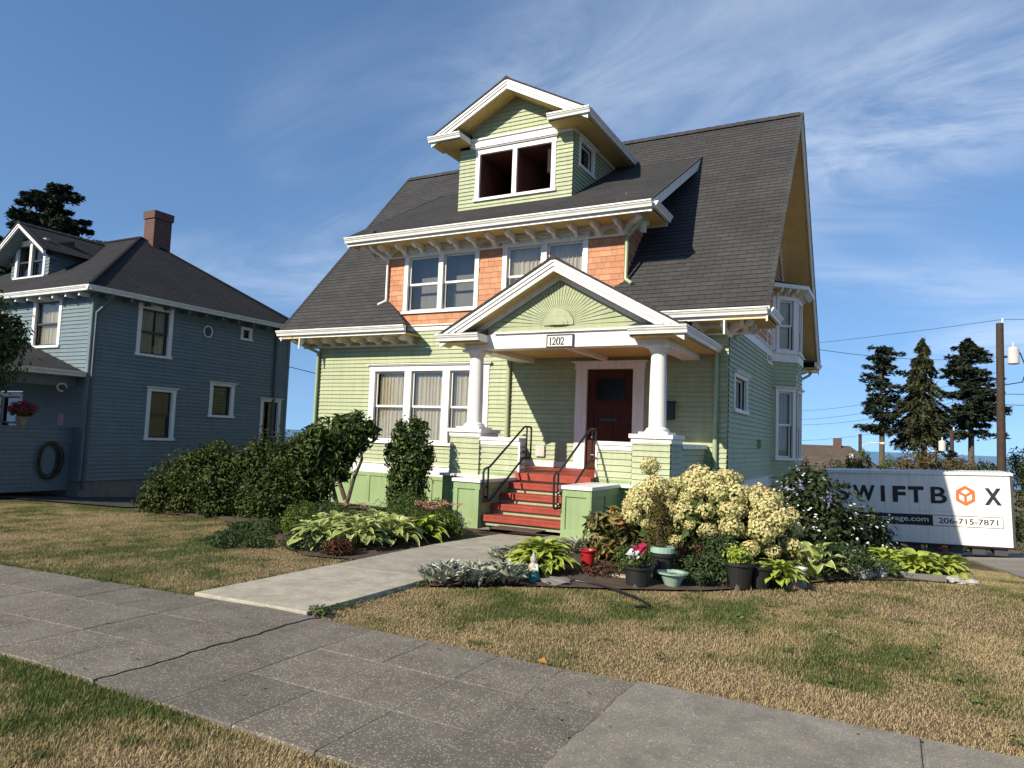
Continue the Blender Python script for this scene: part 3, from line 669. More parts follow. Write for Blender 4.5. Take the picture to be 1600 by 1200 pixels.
def lay_shingles(F, u0, u1, z0, z1, holes, parent, exp=.134, clip=None):
    n = round((z1 - z0) / exp); e = (z1 - z0) / n; cnt = 0
    for r in range(n):
        z = z0 + r * e; u = u0 - random.uniform(0, .12); 
        while u < u1:
            i = random.randrange(len(widths)); w = widths[i]; a, b = u, u + w; u = b
            lo, hi = u0, u1
            if clip: lo, hi = clip(z + e * .5)
            a2, b2 = max(a, lo), min(b, hi)
            for h in holes:
                if h[2] < z + e * .5 < h[3]:
                    if a2 >= h[0] and b2 <= h[1]: b2 = a2
                    elif a2 < h[0] < b2: b2 = h[0]
                    elif a2 < h[1] < b2: a2 = h[1]
            if b2 - a2 < .03: continue
            o = bpy.data.objects.new('shingle', smesh[(i, random.randrange(4))]); COL.objects.link(o)
            par(o, parent); p = F.p(a2, z - random.uniform(0, .006), .0)
            rz = math.atan2(F.U.y, F.U.x)
            o.matrix_basis = Matrix.Translation(p) @ Matrix.Rotation(rz, 4, 'Z') @ Matrix.Diagonal((min(1.6, (b2 - a2 - .004) / (w - .005)), 1, 1, 1)); cnt += 1
    return cnt
lo_left = lambda z: max(DX0, DX0 + (roofz(14) + .0 - z) * .72) if z < roofz(14) else DX0
NSH = lay_shingles(FF, DX0, DX1, 4.07, 5.88, [(w[0], w[1], w[2], w[3]) for w in w2], dwall, clip=lambda z: (lo_left(z), DX1))
lay_shingles(Frame((DX1, 0, 0), (0, 1, 0), (1, 0, 0)), 14.0, 16.9, 4.9, 6.7, [], dwall, clip=lambda z: (14.0, 13.3 + (z - EAVE) / TAN))
mb = MB(); mb.face([(DX1 - .003, 14, 4.3), (DX1 - .003, 14, 6.1), (DX1 - .003, 17.35, 8.55), (DX1 - .003, 17.35, 8.5)]); mb.face([(DX0, 14, 4.3), (DX0, 14, 6.1), (DX0, 17.35, 8.55), (DX0, 17.35, 8.5)]); mb.build('cheek_wall', M['terra'], dwall)
curt_full = lambda a, b, z0, z1: [(a + .02, b - .02, z0 + .02, z1 - .02)]
def curt_part(a, b, z0, z1): return [(a + .02, a + (b - a) * .55, z0 + .02, z1 - .02), (a + (b - a) * .62, b - .02, z0 + .02, z1 - .02)]
window(FF, *w2[0], H, n=2, head=.15, room='greyroom', deep=.35)
window(FF, *w2[1], H, n=2, head=.15, curtain=curt_full)
mb = MB(); mb.fbox(FF, -10.45, -4.95, 3.93, 4.06, -.05, .03).fbox(FF, -10.45, -4.95, 4.045, 4.075, .03, .065); mb.build('belt_board', M['white'], H, bev=.004)
dca = math.atan(DTAN); DS = Vector((0, math.cos(dca), math.sin(dca)))
YD = 13.3 + (DE - EAVE) / (TAN - DTAN)
droof = slope((0, 13.3, DE), (1, 0, 0), DS, (YD - 13.3) / math.cos(dca), lambda s: [(DR0, DR1)]).build('dormer_roof', M['roof'], H)
for x0, x1 in ((DX1, DR1), (DX0, DR0)):
    q = .03 if x1 > x0 else -.03; ya, za, yb, zb = 13.32, DE, YD, DE + DTAN * (YD - 13.3)
    MB().face([(x0, ya, za - .2), (x1, ya, za - .2), (x1, yb, zb - .2), (x0, yb, zb - .2)]).build('rake_soffit', M['ochre'], droof)
    rb = MB(); rb.hexa([(x1 - q, ya, za - .24), (x1 + q, ya, za - .24), (x1 + q, yb, zb - .24), (x1 - q, yb, zb - .24), (x1 - q, ya, za - .015), (x1 + q, ya, za - .015), (x1 + q, yb, zb - .015), (x1 - q, yb, zb - .015)]); rb.build('rake_board', M['white'], droof)
    rb = MB(); rb.hexa([(x1, ya, za - .012), (x1 + q * 1.6, ya, za - .012), (x1 + q * 1.6, yb, zb - .012), (x1, yb, zb - .012), (x1, ya, za + .02), (x1 + q * 1.6, ya, za + .02), (x1 + q * 1.6, yb, zb + .02), (x1, yb, zb + .02)]); rb.build('drip_edge', M['roof'], droof)
dg = eave(FF, DR0 - .05, DR1 + .05, DE - .03, droof, None, None)
bracket_run(FF, [DX0 - .42] + list(np.linspace(DX0 + .06, DX1 - .06, 13)) + [DX1 + .42], DE - .216, 5.80, dg, DX0 - .02, DX1 + .02)
corner_return(DX1, DR1 + .05, 13.3, 14.45, DE - .03, droof, (14.0,)); corner_return(DX0, DR0 - .05, 13.3, 14.45, DE - .03, droof, (14.0,))
# downspouts of the dormer
mb = MB(); mb.tube([(DR0 + .55, 13.38, DE - .15), (DR0 + .6, 13.5, DE - .3), (DX0 + .03, 13.93, DE - .52), (DX0 + .03, 13.93, 4.72), (DX0 - .12, 13.80, 4.60)], .035, 8); mb.build('downspout', M['white'], droof, smooth=True)
mb = MB(); mb.tube([(DR1 - .15, 13.40, DE - .15), (DR1 - .25, 13.6, DE - .32), (DX1 + .06, 13.94, DE - .55), (DX1 + .06, 13.94, 4.82), (DX1 + .22, 13.85, 4.70)], .04, 8); mb.build('downspout', M['downspout'], droof, smooth=True)
# --- attic dormer
AX0, AX1, AY = -9.6, -6.5, 14.7; AC = (AX0 + AX1) / 2; AHW = 2.07; AZ, AT = 8.83, .536; AOV = 14.2
FA = Frame((0, AY, 0), (1, 0, 0), (0, -1, 0)); FAs = Frame((AX1, 0, 0), (0, 1, 0), (1, 0, 0))
aw = (-9.12, -6.93, 7.22, 8.58)
dz = lambda y: max(DE + DTAN * (y - 13.3), roofz(y))
awall = courses(FA, 7.02, 8.60, .0985, lambda z: [(AX0, AX1)], [(aw[0] + .03, aw[1] - .03, aw[2] + .03, aw[3])]).build('attic_wall', M['siding'], H)
def gsp(z): hw = max(0.01, (AZ + AT * AHW - .22 - z) / AT); return [(AC - min(hw, 1.55), AC + min(hw, 1.55))]
courses(FA, 8.80, 9.70, .0985, gsp).build('attic_gable_siding', M['siding'], awall)
aspan = lambda z: [(AY, 13.3 + (z - DE) / DTAN if z < 8.55 else 17.6)]
courses(FAs, 7.02, 8.75, .0985, aspan, [(15.05, 15.95, 7.95, 8.6)]).build('attic_side_wall', M['siding'], awall)
courses(Frame((AX0, 0, 0), (0, -1, 0), (-1, 0, 0)), 7.02, 8.75, .0985, lambda z: [(-aspan(z)[0][1], -aspan(z)[0][0])]).build('attic_side_wall', M['siding'], awall)
window(FA, *aw, H, n=2, split=None, glass=False, room='redroom', deep=2.6, cap=True, mull=.12, head=.17)
window(FAs, 15.0, 15.98, 7.86, 8.62, H, n=1, split=None, cas=.10, head=.10)
mb = MB(); mb.fbox(FA, AX0 + .3, AX1 - .02, 8.60, 8.80, -.03, .035).fbox(FA, AX0 + .3, AX1 - .02, 8.77, 8.81, .03, .075); mb.fbox(FAs, AY, 17.4, 8.60, 8.78, -.03, .03); mb.build('attic_frieze', M['white'], awall)
def gable_roof(name, xc, hw, ze, tan, y0, y1, parent, rh=.14, soff=.0, mats=('roof', 'white', 'ochre'), rows=3, front_wall=None):
    """gabled roof with ridge along Y: shingles, stepped rake boards on the front, soffit below"""
    a = math.atan(tan); out = None
    for sg in (-1, 1):
        o = slope((xc + sg * hw, y0, ze), (0, 1, 0), (-sg * math.cos(a), 0, math.sin(a)), hw / math.cos(a), lambda s: [(0, y1 - y0)], rh)
        o = o.build(name, M[mats[0]], parent)
        if out is None: out = o
        else: par(o, out); o.name = 'roof_slope'
        zt = ze + tan * hw
        for k, (h0, h1, dd) in enumerate(((.02, .085, .055), (.085, .15, .035), (.15, .24, .012))[:rows]):
            rb = MB(); xe = xc + sg * (hw + .03)
            rb.hexa([(xe, y0 - dd, ze - h1), (xc, y0 - dd, zt - h1), (xc, y0 + .03, zt - h1), (xe, y0 + .03, ze - h1), (xe, y0 - dd, ze - h0), (xc, y0 - dd, zt - h0), (xc, y0 + .03, zt - h0), (xe, y0 + .03, ze - h0)]); rb.build('rake_board', M[mats[1]], out)
        rb = MB(); xe = xc + sg * (hw + .05)
        rb.hexa([(xe, y0 - .075, ze - .03), (xc, y0 - .075, zt - .018), (xc, y0 + .1, zt - .018), (xe, y0 + .1, ze - .03), (xe, y0 - .075, ze + .002), (xc, y0 - .075, zt + .022), (xc, y0 + .1, zt + .022), (xe, y0 + .1, ze + .002)]); rb.build('drip_edge', M[mats[0]], out)
        if front_wall:
            MB().face([(xc + sg * hw, y0, ze - .22), (xc, y0, zt - .22), (xc, front_wall, zt - .22), (xc + sg * hw, front_wall, ze - .22)]).build('rake_soffit', M[mats[2]], out)
    mb = MB(); zt = ze + tan * hw
    n = max(2, int((y1 - y0) / .28)); w = (y1 - y0 + .07) / n
    for i in range(n):
        y = y0 - .07 + w * i; mb.hexa([(xc - .13, y, zt - .045), (xc + .13, y, zt - .045), (xc + .13, y + w, zt - .055), (xc - .13, y + w, zt - .055), (xc - .01, y, zt + .045), (xc + .01, y, zt + .045), (xc + .01, y + w, zt + .033), (xc - .01, y + w, zt + .033)])
    mb.build('ridge_caps', M[mats[0]], out); return out
ar = gable_roof('attic_roof', AC, AHW, AZ, AT, AOV, 18.6, H, front_wall=AY)
def eave_side(xe, sg, y0, y1, z, xw, parent, ret, yw, retlen):
    g = MB(); gutter(g, (xe - sg * .02, y0 - .03, z), (xe - sg * .02, y1, z), out=Vector((sg, 0, 0))); 
    gt = g.build('gutter', M['gutter'], parent)
    MB().box(min(xe - sg * .03, xw), max(xe - sg * .03, xw), y0, y1, z - .155, z - .14).build('soffit', M['ochre'], gt)
    g = MB(); xr = xe - sg * retlen; gutter(g, (min(xe + sg * .09, xr), y0, z), (max(xe + sg * .09, xr), y0, z), out=Vector((0, -1, 0))); r = g.build('cornice_return', M['gutter'], gt)
    b = MB(); b.box(min(xr, xe), max(xr, xe), y0 + .01, yw, z - .16, z - .141); b.build('soffit', M['ochre'], r)
    b = MB(); b.box(min(xr, xr + sg * .02), max(xr, xr + sg * .02), y0, yw, z - .15, z + .005); b.build('return_end', M['white'], r)
    b = MB(); b.hexa([(xr, y0 - .08, z - .002), (xe, y0 - .08, z - .002), (xe, yw, z - .002), (xr, yw, z - .002), (xr, y0 - .08, z + .01), (xe, y0 - .08, z + .01), (xe, yw, z + .12), (xr, yw, z + .12)]); b.build('return_roof', M['roof'], r)
eave_side(AC + AHW, 1, AOV, 17.55, AZ, AX1, ar, 1, AY, .95); eave_side(AC - AHW, -1, AOV, 17.55, AZ, AX0, ar, 1, AY, .85)
# --- ground-floor triple window
def lace(a, b, z0, z1): return [(a + .03, b - .03, z0 + .02, z1 - .03)]
window(FF, *win1, H, n=3, curtain=lace, mull=.20, cas=.16, head=.18, split=.5)
# --- side windows and bay
window(FS, 14.48, 15.96, 2.12, 2.96, H, n=1, split=None, cas=.10, head=.12, curtain=curt_full)
window(FS, 18.62, 19.3, 3.55, 4.45, H, n=1, cas=.09, head=.10, cap=False)
BT = .55; BX = XR + BT
Fb1 = Frame((XR, bay0, 0), (1, 1, 0), (1, -1, 0)); bl = BT * math.sqrt(2)
Fb2 = Frame((BX, bay0 + BT, 0), (0, 1, 0), (1, 0, 0))
bh1 = (.20, .70, 1.14, 3.02); bh2 = (.20, .70, 3.9, 5.4)
bay = courses(Fb1, .72, 3.70, .0985, lambda z: [(0, bl)], [(bh1[0] - .06, bh1[1] + .02, 1.14, 3.02)])
courses(Fb2, .72, 3.70, .0985, lambda z: [(0, 1.2)], [(.12, 1.0, 1.14, 3.02)], mb=bay); bay = bay.build('side_bay', M['siding'], H)
mb = MB(); mb.fbox(Fb1, -.02, bl + .02, 3.70, 3.92, -.03, .04).fbox(Fb2, -.02, 1.2, 3.70, 3.92, -.03, .04).fbox(Fb1, -.02, bl + .05, 3.92, 3.95, -.03, .09).fbox(Fb2, -.04, 1.2, 3.92, 3.95, -.03, .09); mb.build('bay_belt', M['white'], bay)
for F_, a, b in ((Fb1, 0, .14), (Fb1, .76, bl), (Fb2, .002, .1), (Fb2, 1.05, 1.2)): MB().fbox(F_, a, b, 3.95, 5.45, -.03, 0).build('corner_board', M['white'], bay)
window(Fb1, .12, .74, 1.12, 3.04, H, n=1, cas=.09, head=.12, curtain=curt_full); window(Fb2, .1, 1.05, 1.12, 3.04, H, n=1, cas=.09, head=.12)
window(Fb1, .12, .74, 3.95, 5.45, H, n=1, cas=.09, head=.10, cap=False, curtain=curt_full); window(Fb2, .1, 1.05, 3.95, 5.45, H, n=1, cas=.09, head=.10, cap=False)
mb = MB(); mb.fbox(Fb1, 0, bl, 5.45, 5.62, -.3, .02).fbox(Fb2, 0, 1.2, 5.45, 5.62, -.3, .02); mb.build('bay_frieze', M['ochre'], bay)
for u in (.12, .36, .6): bracket(Fb1, u, 5.62, w=.05, dep=.26, h=.17).build('bracket', M['white'], bay)
for u in (.1, .4, .7, 1.0): bracket(Fb2, u, 5.62, w=.05, dep=.26, h=.17).build('bracket', M['white'], bay)
mb = MB(); P0 = [Fb1.p(-.25, 5.62, .3), Fb1.p(bl + .12, 5.62, .3), Fb2.p(1.45, 5.62, .3), Vector((XR, 21.55, 5.62)), Vector((XR, bay0 - .3, 5.62))]
mb.prism([tuple(p) for p in P0], [tuple(p + Vector((0, 0, .1))) for p in P0]); mb.build('bay_cornice', M['gutter'], bay)
mb = MB(); ap = Vector((XR - .02, 20.5, 6.05)); Q = [p + Vector((0, 0, .102)) for p in P0]
for i in range(4): mb.face([Q[i], Q[(i + 1) % 5], ap])
mb.face([Q[4], Q[0], ap]); mb.build('bay_roof', M['roof'], bay)
mb = MB(); mb.hexa([Fb1.p(0, .47, -.3), Fb1.p(bl, .47, -.3), Fb1.p(bl, .47, .02), Fb1.p(0, .47, .02), Fb1.p(0, .72, -.3), Fb1.p(bl, .72, -.3), Fb1.p(bl, .72, .03), Fb1.p(0, .72, .03)]); mb.fbox(Fb2, 0, 1.2, .47, .72, -.3, .03); mb.build('bay_base', M['siding'], bay)
# basement door and wall vent on the side
window(FS, 20.2, 21.4, -.95, .42, H, n=2, cas=.1, head=.1, cap=False, name='basement_window', split=None)
MB().fbox(FS, 19.1, 19.3, .66, .70, .0, .3).build('hose_hanger', M['base'], H); MB().fbox(FS, 17.4, 17.65, 1.42, 1.62, .012, .09).build('wall_vent', M['base'], H)
mb = MB(); mb.tube([FS.p(19.05, .66, .02), FS.p(19.35, .52, .4)], .015, 6).tube([FS.p(19.05, .64, .02), FS.p(20.2, .66, .5)], .012, 6); mb.build('hose_reel_arm', M['white'], H)

# ------------------------------------------------------------------ porch
PC = -5.3; FPy = 11.6; FP = Frame((0, FPy, 0), (1, 0, 0), (0, -1, 0))
PHW = 2.325; PZ, PT = 3.36, .563; PY0 = 11.3
pr = gable_roof('porch_roof', PC, PHW, PZ, PT, PY0, 14.9, H, front_wall=FPy)
eave_side(PC + PHW, 1, PY0, 13.98, PZ, -3.6, pr, 1, FPy, .90); eave_side(PC - PHW, -1, PY0, 13.98, PZ, -7.0, pr, 1, FPy, .86)
mb = MB(); mb.fbox(FP, -7.28, -3.32, 3.10, 3.395, -.28, .0); mb.fbox(FP, -6.62, -3.98, 3.375, 3.405, 0, .05); mb.box(-7.28, -6.93, FPy + .28, 13.98, 3.10, 3.33); mb.box(-3.67, -3.32, FPy + .28, 13.98, 3.10, 3.33); mb.build('porch_beam', M['white'], pr, bev=.005)
MB().box(-6.93, -3.67, FPy + .28, 13.97, 3.20, 3.25).build('porch_ceiling', M['ochre'], pr)
MB().box(-5.35, -5.22, FPy + .3, 13.97, 3.12, 3.198).build('ceiling_beam', M['white'], pr)
# tympanum with sunburst
zt = PZ + PT * PHW - .22
ty = MB(); ty.face([FP.p(PC - (zt - 3.405) / PT, 3.405, -.02), FP.p(PC + (zt - 3.405) / PT, 3.405, -.02), FP.p(PC, zt, -.02)]); ty = ty.build('tympanum', M['siding'], pr)
hwT = (zt - 3.405) / PT
for sg in (-1, 1):
    mb = MB(); q = .12; mb.hexa([FP.p(PC + sg * hwT, 3.405, -.02), FP.p(PC, zt, -.02), FP.p(PC, zt, .02), FP.p(PC + sg * hwT, 3.405, .02), FP.p(PC + sg * (hwT - q / PT * .9), 3.405, -.02), FP.p(PC, zt - q, -.02), FP.p(PC, zt - q, .02), FP.p(PC + sg * (hwT - q / PT * .9), 3.405, .02)])
    mb.build('raking_frieze', M['white'], ty)
mb = MB(); mb.fbox(FP, PC - hwT + .2, PC + hwT - .2, 3.405, 3.50, -.02, .008); mb.build('sunburst_base', M['siding'], ty)
for rr, d in ((.295, .035), (.19, .05), (.12, .065)):
    A = [FP.p(PC + rr * math.cos(math.pi * i / 20), 3.50 + rr * math.sin(math.pi * i / 20), -.02) for i in range(21)]; B = [p + FP.N * (d + .02) for p in A]
    MB().prism([tuple(p) for p in A], [tuple(p) for p in B]).build('sunburst_boss', M['siding'], ty)
NR = 34
for i in range(NR):
    a0 = math.pi * (i + .10) / NR; a1 = math.pi * (i + .90) / NR
    def edge(a):                                        # distance to the gable edge
        c, s_ = abs(math.cos(a)), math.sin(a); return ((zt - .14 - 3.50)) / (s_ + c * PT)
    r0 = .30; pts = [(r0, a0), (edge(a0) - .02, a0), (edge(a1) - .02, a1), (r0, a1)]
    if min(p[0] for p in pts[1:3]) < .36: continue
    A = [FP.p(PC + r * math.cos(a), 3.50 + r * math.sin(a), -.02) for r, a in pts]; B = [p + FP.N * .032 for p in A]
    MB().prism([tuple(p) for p in A], [tuple(p) for p in B]).build('sunburst_ray', M['siding'], ty)
# house number plate
sg_ = MB(); sg_.fbox(FP, -5.53, -4.99, 3.085, 3.33, .0, .03); sgn = sg_.build('number_plate', M['black'], pr, bev=.004)
MB().fbox(FP, -5.50, -5.02, 3.115, 3.30, .028, .036).build('plate_face', M['white'], sgn)
def text(s, size, mat, parent, mw, name='lettering', ext=.004, offset=0.0, align='LEFT', spacing=1.0):
    cu = bpy.data.curves.new(name, 'FONT'); cu.body = s; cu.size = size; cu.extrude = ext; cu.offset = offset; cu.align_x = align; cu.space_character = spacing
    to = bpy.data.objects.new(name, cu); COL.objects.link(to); dg_ = bpy.context.evaluated_depsgraph_get(); me = bpy.data.meshes.new_from_object(to.evaluated_get(dg_)); bpy.data.objects.remove(to)
    me.materials.clear(); me.materials.append(M[mat]); o = bpy.data.objects.new(name, me); COL.objects.link(o); par(o, parent); o.matrix_basis = mw; return o
def digits(F, u, z, d, s, h, parent):
    """serif numerals built from strokes"""
    w = h * .50; t = h * .115; mbx = MB()
    def stroke(pts, r):
        pts = [Vector((p[0], p[1], 0)) for p in pts]
        for a, b in zip(pts, pts[1:]):
            dr = (b - a).normalized(); n = Vector((-dr.y, dr.x, 0)) * r; a2 = a - dr * r * .3; b2 = b + dr * r * .3
            q = [a2 - n, b2 - n, b2 + n, a2 + n]
            mbx.hexa([F.p(u + p.x, z + p.y, d) for p in q] + [F.p(u + p.x, z + p.y, d + .004) for p in q])
    for ch in s:
        if ch == '1': stroke([(w * .5, 0), (w * .5, h)], t * .75); stroke([(w * .25, 0), (w * .75, 0)], t * .3); stroke([(w * .28, h * .86), (w * .5, h)], t * .35); adv = w * 1.0
        elif ch == '0':
            P_ = [(w * .55 + w * .46 * math.cos(a), h * .5 + h * .5 * math.sin(a)) for a in np.linspace(0, 2 * math.pi, 21)]
            for i in range(20): stroke(P_[i:i + 2], t * (.35 + .55 * abs(math.cos((i + .5) / 20 * 2 * math.pi)))); 
            adv = w * 1.22
        else:
            P_ = [(w * .12, h * .72), (w * .22, h * .92), (w * .5, h), (w * .80, h * .88), (w * .86, h * .68), (w * .70, h * .42), (w * .10, 0)]
            stroke(P_, t * .6); stroke([(w * .08, t * .4), (w * .95, t * .4), (w * 1.0, h * .16)], t * .55); adv = w * 1.22
        u += adv
    return mbx.build('house_number', M['lettering'], parent)
digits(FP, -5.475, 3.14, .037, '1202', .135, sgn)
# columns
for cx in (-7.1, -3.5):
    prof = [(.21, 1.62), (.21, 1.655), (.185, 1.66), (.19, 1.685), (.16, 1.70), (.146, 1.715), (.145, 2.1), (.138, 2.6), (.126, 2.95), (.124, 2.975), (.145, 2.98), (.145, 3.0), (.155, 3.01), (.175, 3.055)]
    c = MB().lathe(prof, (cx, 11.78, 0), 28).build('column', M['white'], pr, smooth=True)
    MB().box(cx - .25, cx + .25, 11.53, 12.03, 1.585, 1.625).build('plinth', M['white'], c, bev=.004); MB().box(cx - .21, cx + .21, 11.57, 11.99, 3.055, 3.099).build('abacus', M['white'], c, bev=.004)
# piers, knee walls, base
def sided(name, x0, x1, y0, y1, z0, z1, parent, mat='siding', exp=.0985):
    mb = MB()
    for F, a, b in ((Frame((0, y0, 0), (1, 0, 0), (0, -1, 0)), x0, x1), (Frame((x1, 0, 0), (0, 1, 0), (1, 0, 0)), y0, y1), (Frame((x0, 0, 0), (0, -1, 0), (-1, 0, 0)), -y1, -y0), (Frame((0, y1, 0), (-1, 0, 0), (0, 1, 0)), -x1, -x0)): courses(F, z0, z1, exp, lambda z: [(a, b)], mb=mb)
    mb.box(x0 + .001, x1 - .001, y0 + .001, y1 - .001, z0, z1 - .01); return mb.build(name, M[mat], parent)
def cap(x0, x1, y0, y1, z, parent, th=.07, ov=.05, name='cap'):
    mb = MB(); mb.box(x0 - ov, x1 + ov, y0 - ov, y1 + ov, z, z + th).box(x0 - ov * .45, x1 + ov * .45, y0 - ov * .45, y1 + ov * .45, z - .075, z - .001); return mb.build(name, M['white'], parent, bev=.006)
porch = MB().box(-7.42, -3.18, 11.48, 13.97, .70, .80).build('porch_deck', M['base'], H)
for i in range(22):                                     # floor boards
    x = -6.98 + i * .159; mb = MB(); yf = 11.36 if -5.97 < x + .08 < -4.46 else 11.72; mb.hexa([(x, yf, .80), (x + .155, yf, .80), (x + .155, 13.98, .80), (x, 13.98, .80), (x, yf, .825), (x + .155, yf, .825), (x + .155, 13.98, .85), (x, 13.98, .85)]); mb.build('floor_board', M['red'], porch)
for cx in (-7.1, -3.5):
    p = sided('pier', cx - .32, cx + .32, 11.46, 12.10, .74, 1.51, H); cap(cx - .32, cx + .32, 11.46, 12.10, 1.515, p, .07, .055)
for x0, x1, ex in ((-6.78, -5.95, -5.95), (-4.47, -3.82, -4.47)):
    k = sided('knee_wall', x0, x1, 11.50, 11.68, .74, 1.36, H); mb = MB(); mb.box(x0 - .0, x1 + .0, 11.45, 11.73, 1.38, 1.445).box(x0, x1, 11.47, 11.71, 1.30, 1.379); mb.build('cap', M['white'], k, bev=.005)
    e = MB(); e.box(ex - .012, ex + .022, 11.475, 11.705, .83, 1.379) if ex > -5 else e.box(ex - .022, ex + .012, 11.475, 11.705, .83, 1.379); e.build('end_board', M['white'], k)
for cx, s in ((-7.1, -1), (-3.5, 1)):
    x0, x1 = (cx + s * .12, cx + s * .30) if s > 0 else (cx - .30, cx - .12)
    k = sided('knee_wall', x0, x1, 12.10, 13.97, .74, 1.36, H); MB().box(x0 - .05, x1 + .05, 12.15, 13.97, 1.36, 1.445).build('cap', M['white'], k, bev=.005)
FPb = Frame((0, 11.40, 0), (1, 0, 0), (0, -1, 0)); FPs = Frame((-3.12, 0, 0), (0, 1, 0), (1, 0, 0))
for a, b in ((-7.48, -6.45), (-4.0, -3.12)): panels(FPb, a, b, -.12, .69, H, .55, name='porch_base')
panels(FPs, 11.36, 13.98, -.35, .69, H, .6, name='porch_base'); panels(Frame((-7.48, 0, 0), (0, -1, 0), (-1, 0, 0)), -13.98, -11.36, -.35, .69, H, .6, name='porch_base')
for q in ((-7.54, -6.42, 11.30, 11.62), (-4.03, -3.06, 11.30, 11.62), (-3.36, -3.06, 11.622, 13.97), (-7.54, -7.24, 11.622, 13.97)): MB().box(*q, .69, .74).build('porch_ledge', M['white'], H, bev=.005)
# stairs and cheek walls
SX0, SX1 = -5.94, -4.49
stairs = MB(); 
for i in range(5): stairs.box(SX0, SX1, 11.40 - .29 * i + (.02 if i else 0), 11.46 - .29 * (i - 1), 0 if i == 4 else .65 - .165 * i - .16 - .02, .785 - .165 * i)
stairs = stairs.build('stair_risers', M['siding'], H)
for i in range(1, 5): MB().box(SX0 + .004, SX1 - .004, 11.37 - .29 * i, 11.37 - .29 * (i - 1) + .03, .787 - .165 * i, .83 - .165 * i).build('tread', M['red'], stairs, bev=.006)
MB().box(SX0 + .004, SX1 - .004, 11.33, 11.365, .70, .822).build('porch_nosing', M['red'], stairs, bev=.005)
for i in range(1, 5): MB().box(SX0 + .004, SX1 - .004, 11.372 - .29 * i - .006, 11.385 - .29 * i, .73 - .165 * i, .786 - .165 * i).build('nosing', M['red'], stairs, bev=.004)
for x0, x1 in ((-6.43, -5.95), (-4.48, -4.0)):
    ck = MB().box(x0, x1, 10.12, 11.40, -.05, .69).build('cheek_wall', M['base'], H)
    Fc = Frame((0, 10.12, 0), (1, 0, 0), (0, -1, 0)); f = MB(); r = .07
    f.fbox(Fc, x0, x1, .58, .69, 0, .022).fbox(Fc, x0, x1, -.05, .08, 0, .022).fbox(Fc, x0, x0 + r, .08, .58, 0, .02).fbox(Fc, x1 - r, x1, .08, .58, 0, .02)
    for xs, nx in ((x1, 1), (x0, -1)):
        Fs = Frame((xs, 0, 0), (0, 1, 0), (nx, 0, 0)); f.fbox(Fs, 10.10, 11.38, .58, .69, 0, .018); 
        if (xs == x1 and x1 < -5) or (xs == x0 and x0 > -5): continue
        f.fbox(Fs, 10.10, 10.18, -.05, .58, 0, .017).fbox(Fs, 10.70, 10.78, -.05, .58, 0, .017).fbox(Fs, 11.3, 11.38, -.05, .58, 0, .017)
    f.build('panel_rail', M['base'], ck, bev=.003); MB().box(x0 - .035, x1 + .035, 10.07, 11.39, .69, .745).build('cap', M['white'], ck, bev=.006)
# handrails
def rail(x, pts, post, lab):
    o = MB(); P_ = [(x, y, z) for y, z in pts]; o.tube(P_ + [P_[0]], .019, 8)
    for (y0, z0), (y1, z1) in post: o.tube([(x, y0, z0), (x, y1, z1)], .016, 8)
    return o.build('handrail', M['black'], H, smooth=True)
lp = [(10.16, .42), (10.14, .86), (10.18, .92), (10.34, .95), (11.52, 1.63), (11.58, 1.655), (11.80, 1.655), (11.84, 1.62), (11.84, 1.13), (11.80, 1.09), (11.58, 1.09), (11.50, 1.06), (10.46, .43), (10.38, .39), (10.20, .39)]
hl = rail(-5.90, lp, [((10.30, .39), (10.30, .945)), ((11.66, 1.09), (11.66, 1.655))], '')
hr = rail(-4.54, [(y - .2, z) for y, z in lp], [((10.10, .39), (10.10, .945)), ((11.46, 1.09), (11.46, 1.655))], '')
for o, x, dx in ((hl, -5.95, 1), (hr, -4.48, -1)):
    for y, z in ((10.30, .62), (10.30, .45), (11.6, 1.2), (11.6, 1.5)):
        yy = y - (.2 if dx < 0 else 0); MB().tube([(x, yy, z), (x + dx * .05, yy, z)], .022, 8).build('bracket_disc', M['black'], o)
# door
Fd = FF
dc = MB(); dc.fbox(Fd, -5.95, -5.70, .85, 2.95, -.05, .035).fbox(Fd, -4.68, -4.44, .85, 2.95, -.05, .035).fbox(Fd, -5.97, -4.42, 2.95, 3.08, -.05, .04).fbox(Fd, -6.02, -4.37, 3.08, 3.12, -.02, .10); dcase = dc.build('door_casing', M['white'], H, bev=.004)
dl = MB(); dl.fbox(Fd, -5.69, -4.69, .86, 2.94, -.12, -.06); door = dl.build('front_door', M['door'], H)
f = MB(); f.fbox(Fd, -5.69, -5.55, .86, 2.94, -.06, -.045).fbox(Fd, -4.83, -4.69, .86, 2.94, -.06, -.045).fbox(Fd, -5.55, -4.83, 2.80, 2.94, -.06, -.045).fbox(Fd, -5.55, -4.83, 2.10, 2.26, -.06, -.045).fbox(Fd, -5.55, -4.83, .86, 1.12, -.06, -.045).fbox(Fd, -5.25, -5.13, 1.12, 2.10, -.06, -.046); f.build('door_rails', M['door'], door, bev=.003)
MB().fbox(Fd, -5.50, -4.88, 2.30, 2.76, -.062, -.050).build('door_pane', M['darkglass'], door)
MB().fbox(Fd, -5.40, -5.02, 1.86, 1.92, -.05, -.03).build('mail_slot', M['black'], door); MB().lathe([(.0, 0), (.03, .0), (.035, .03), (.0, .05)], (0, 0, 0), 10).build('door_knob', M['black'], door).matrix_basis = Matrix.Translation(Fd.p(-4.78, 1.75, -.05)) @ Matrix.Rotation(R(90), 4, 'X')
mb = MB(); mb.fbox(FF, -7.4, doorc[0], .85, .97, .0, .03).fbox(FF, doorc[1], -3.7, .85, .97, 0, .03); mb.build('porch_baseboard', M['white'], H)
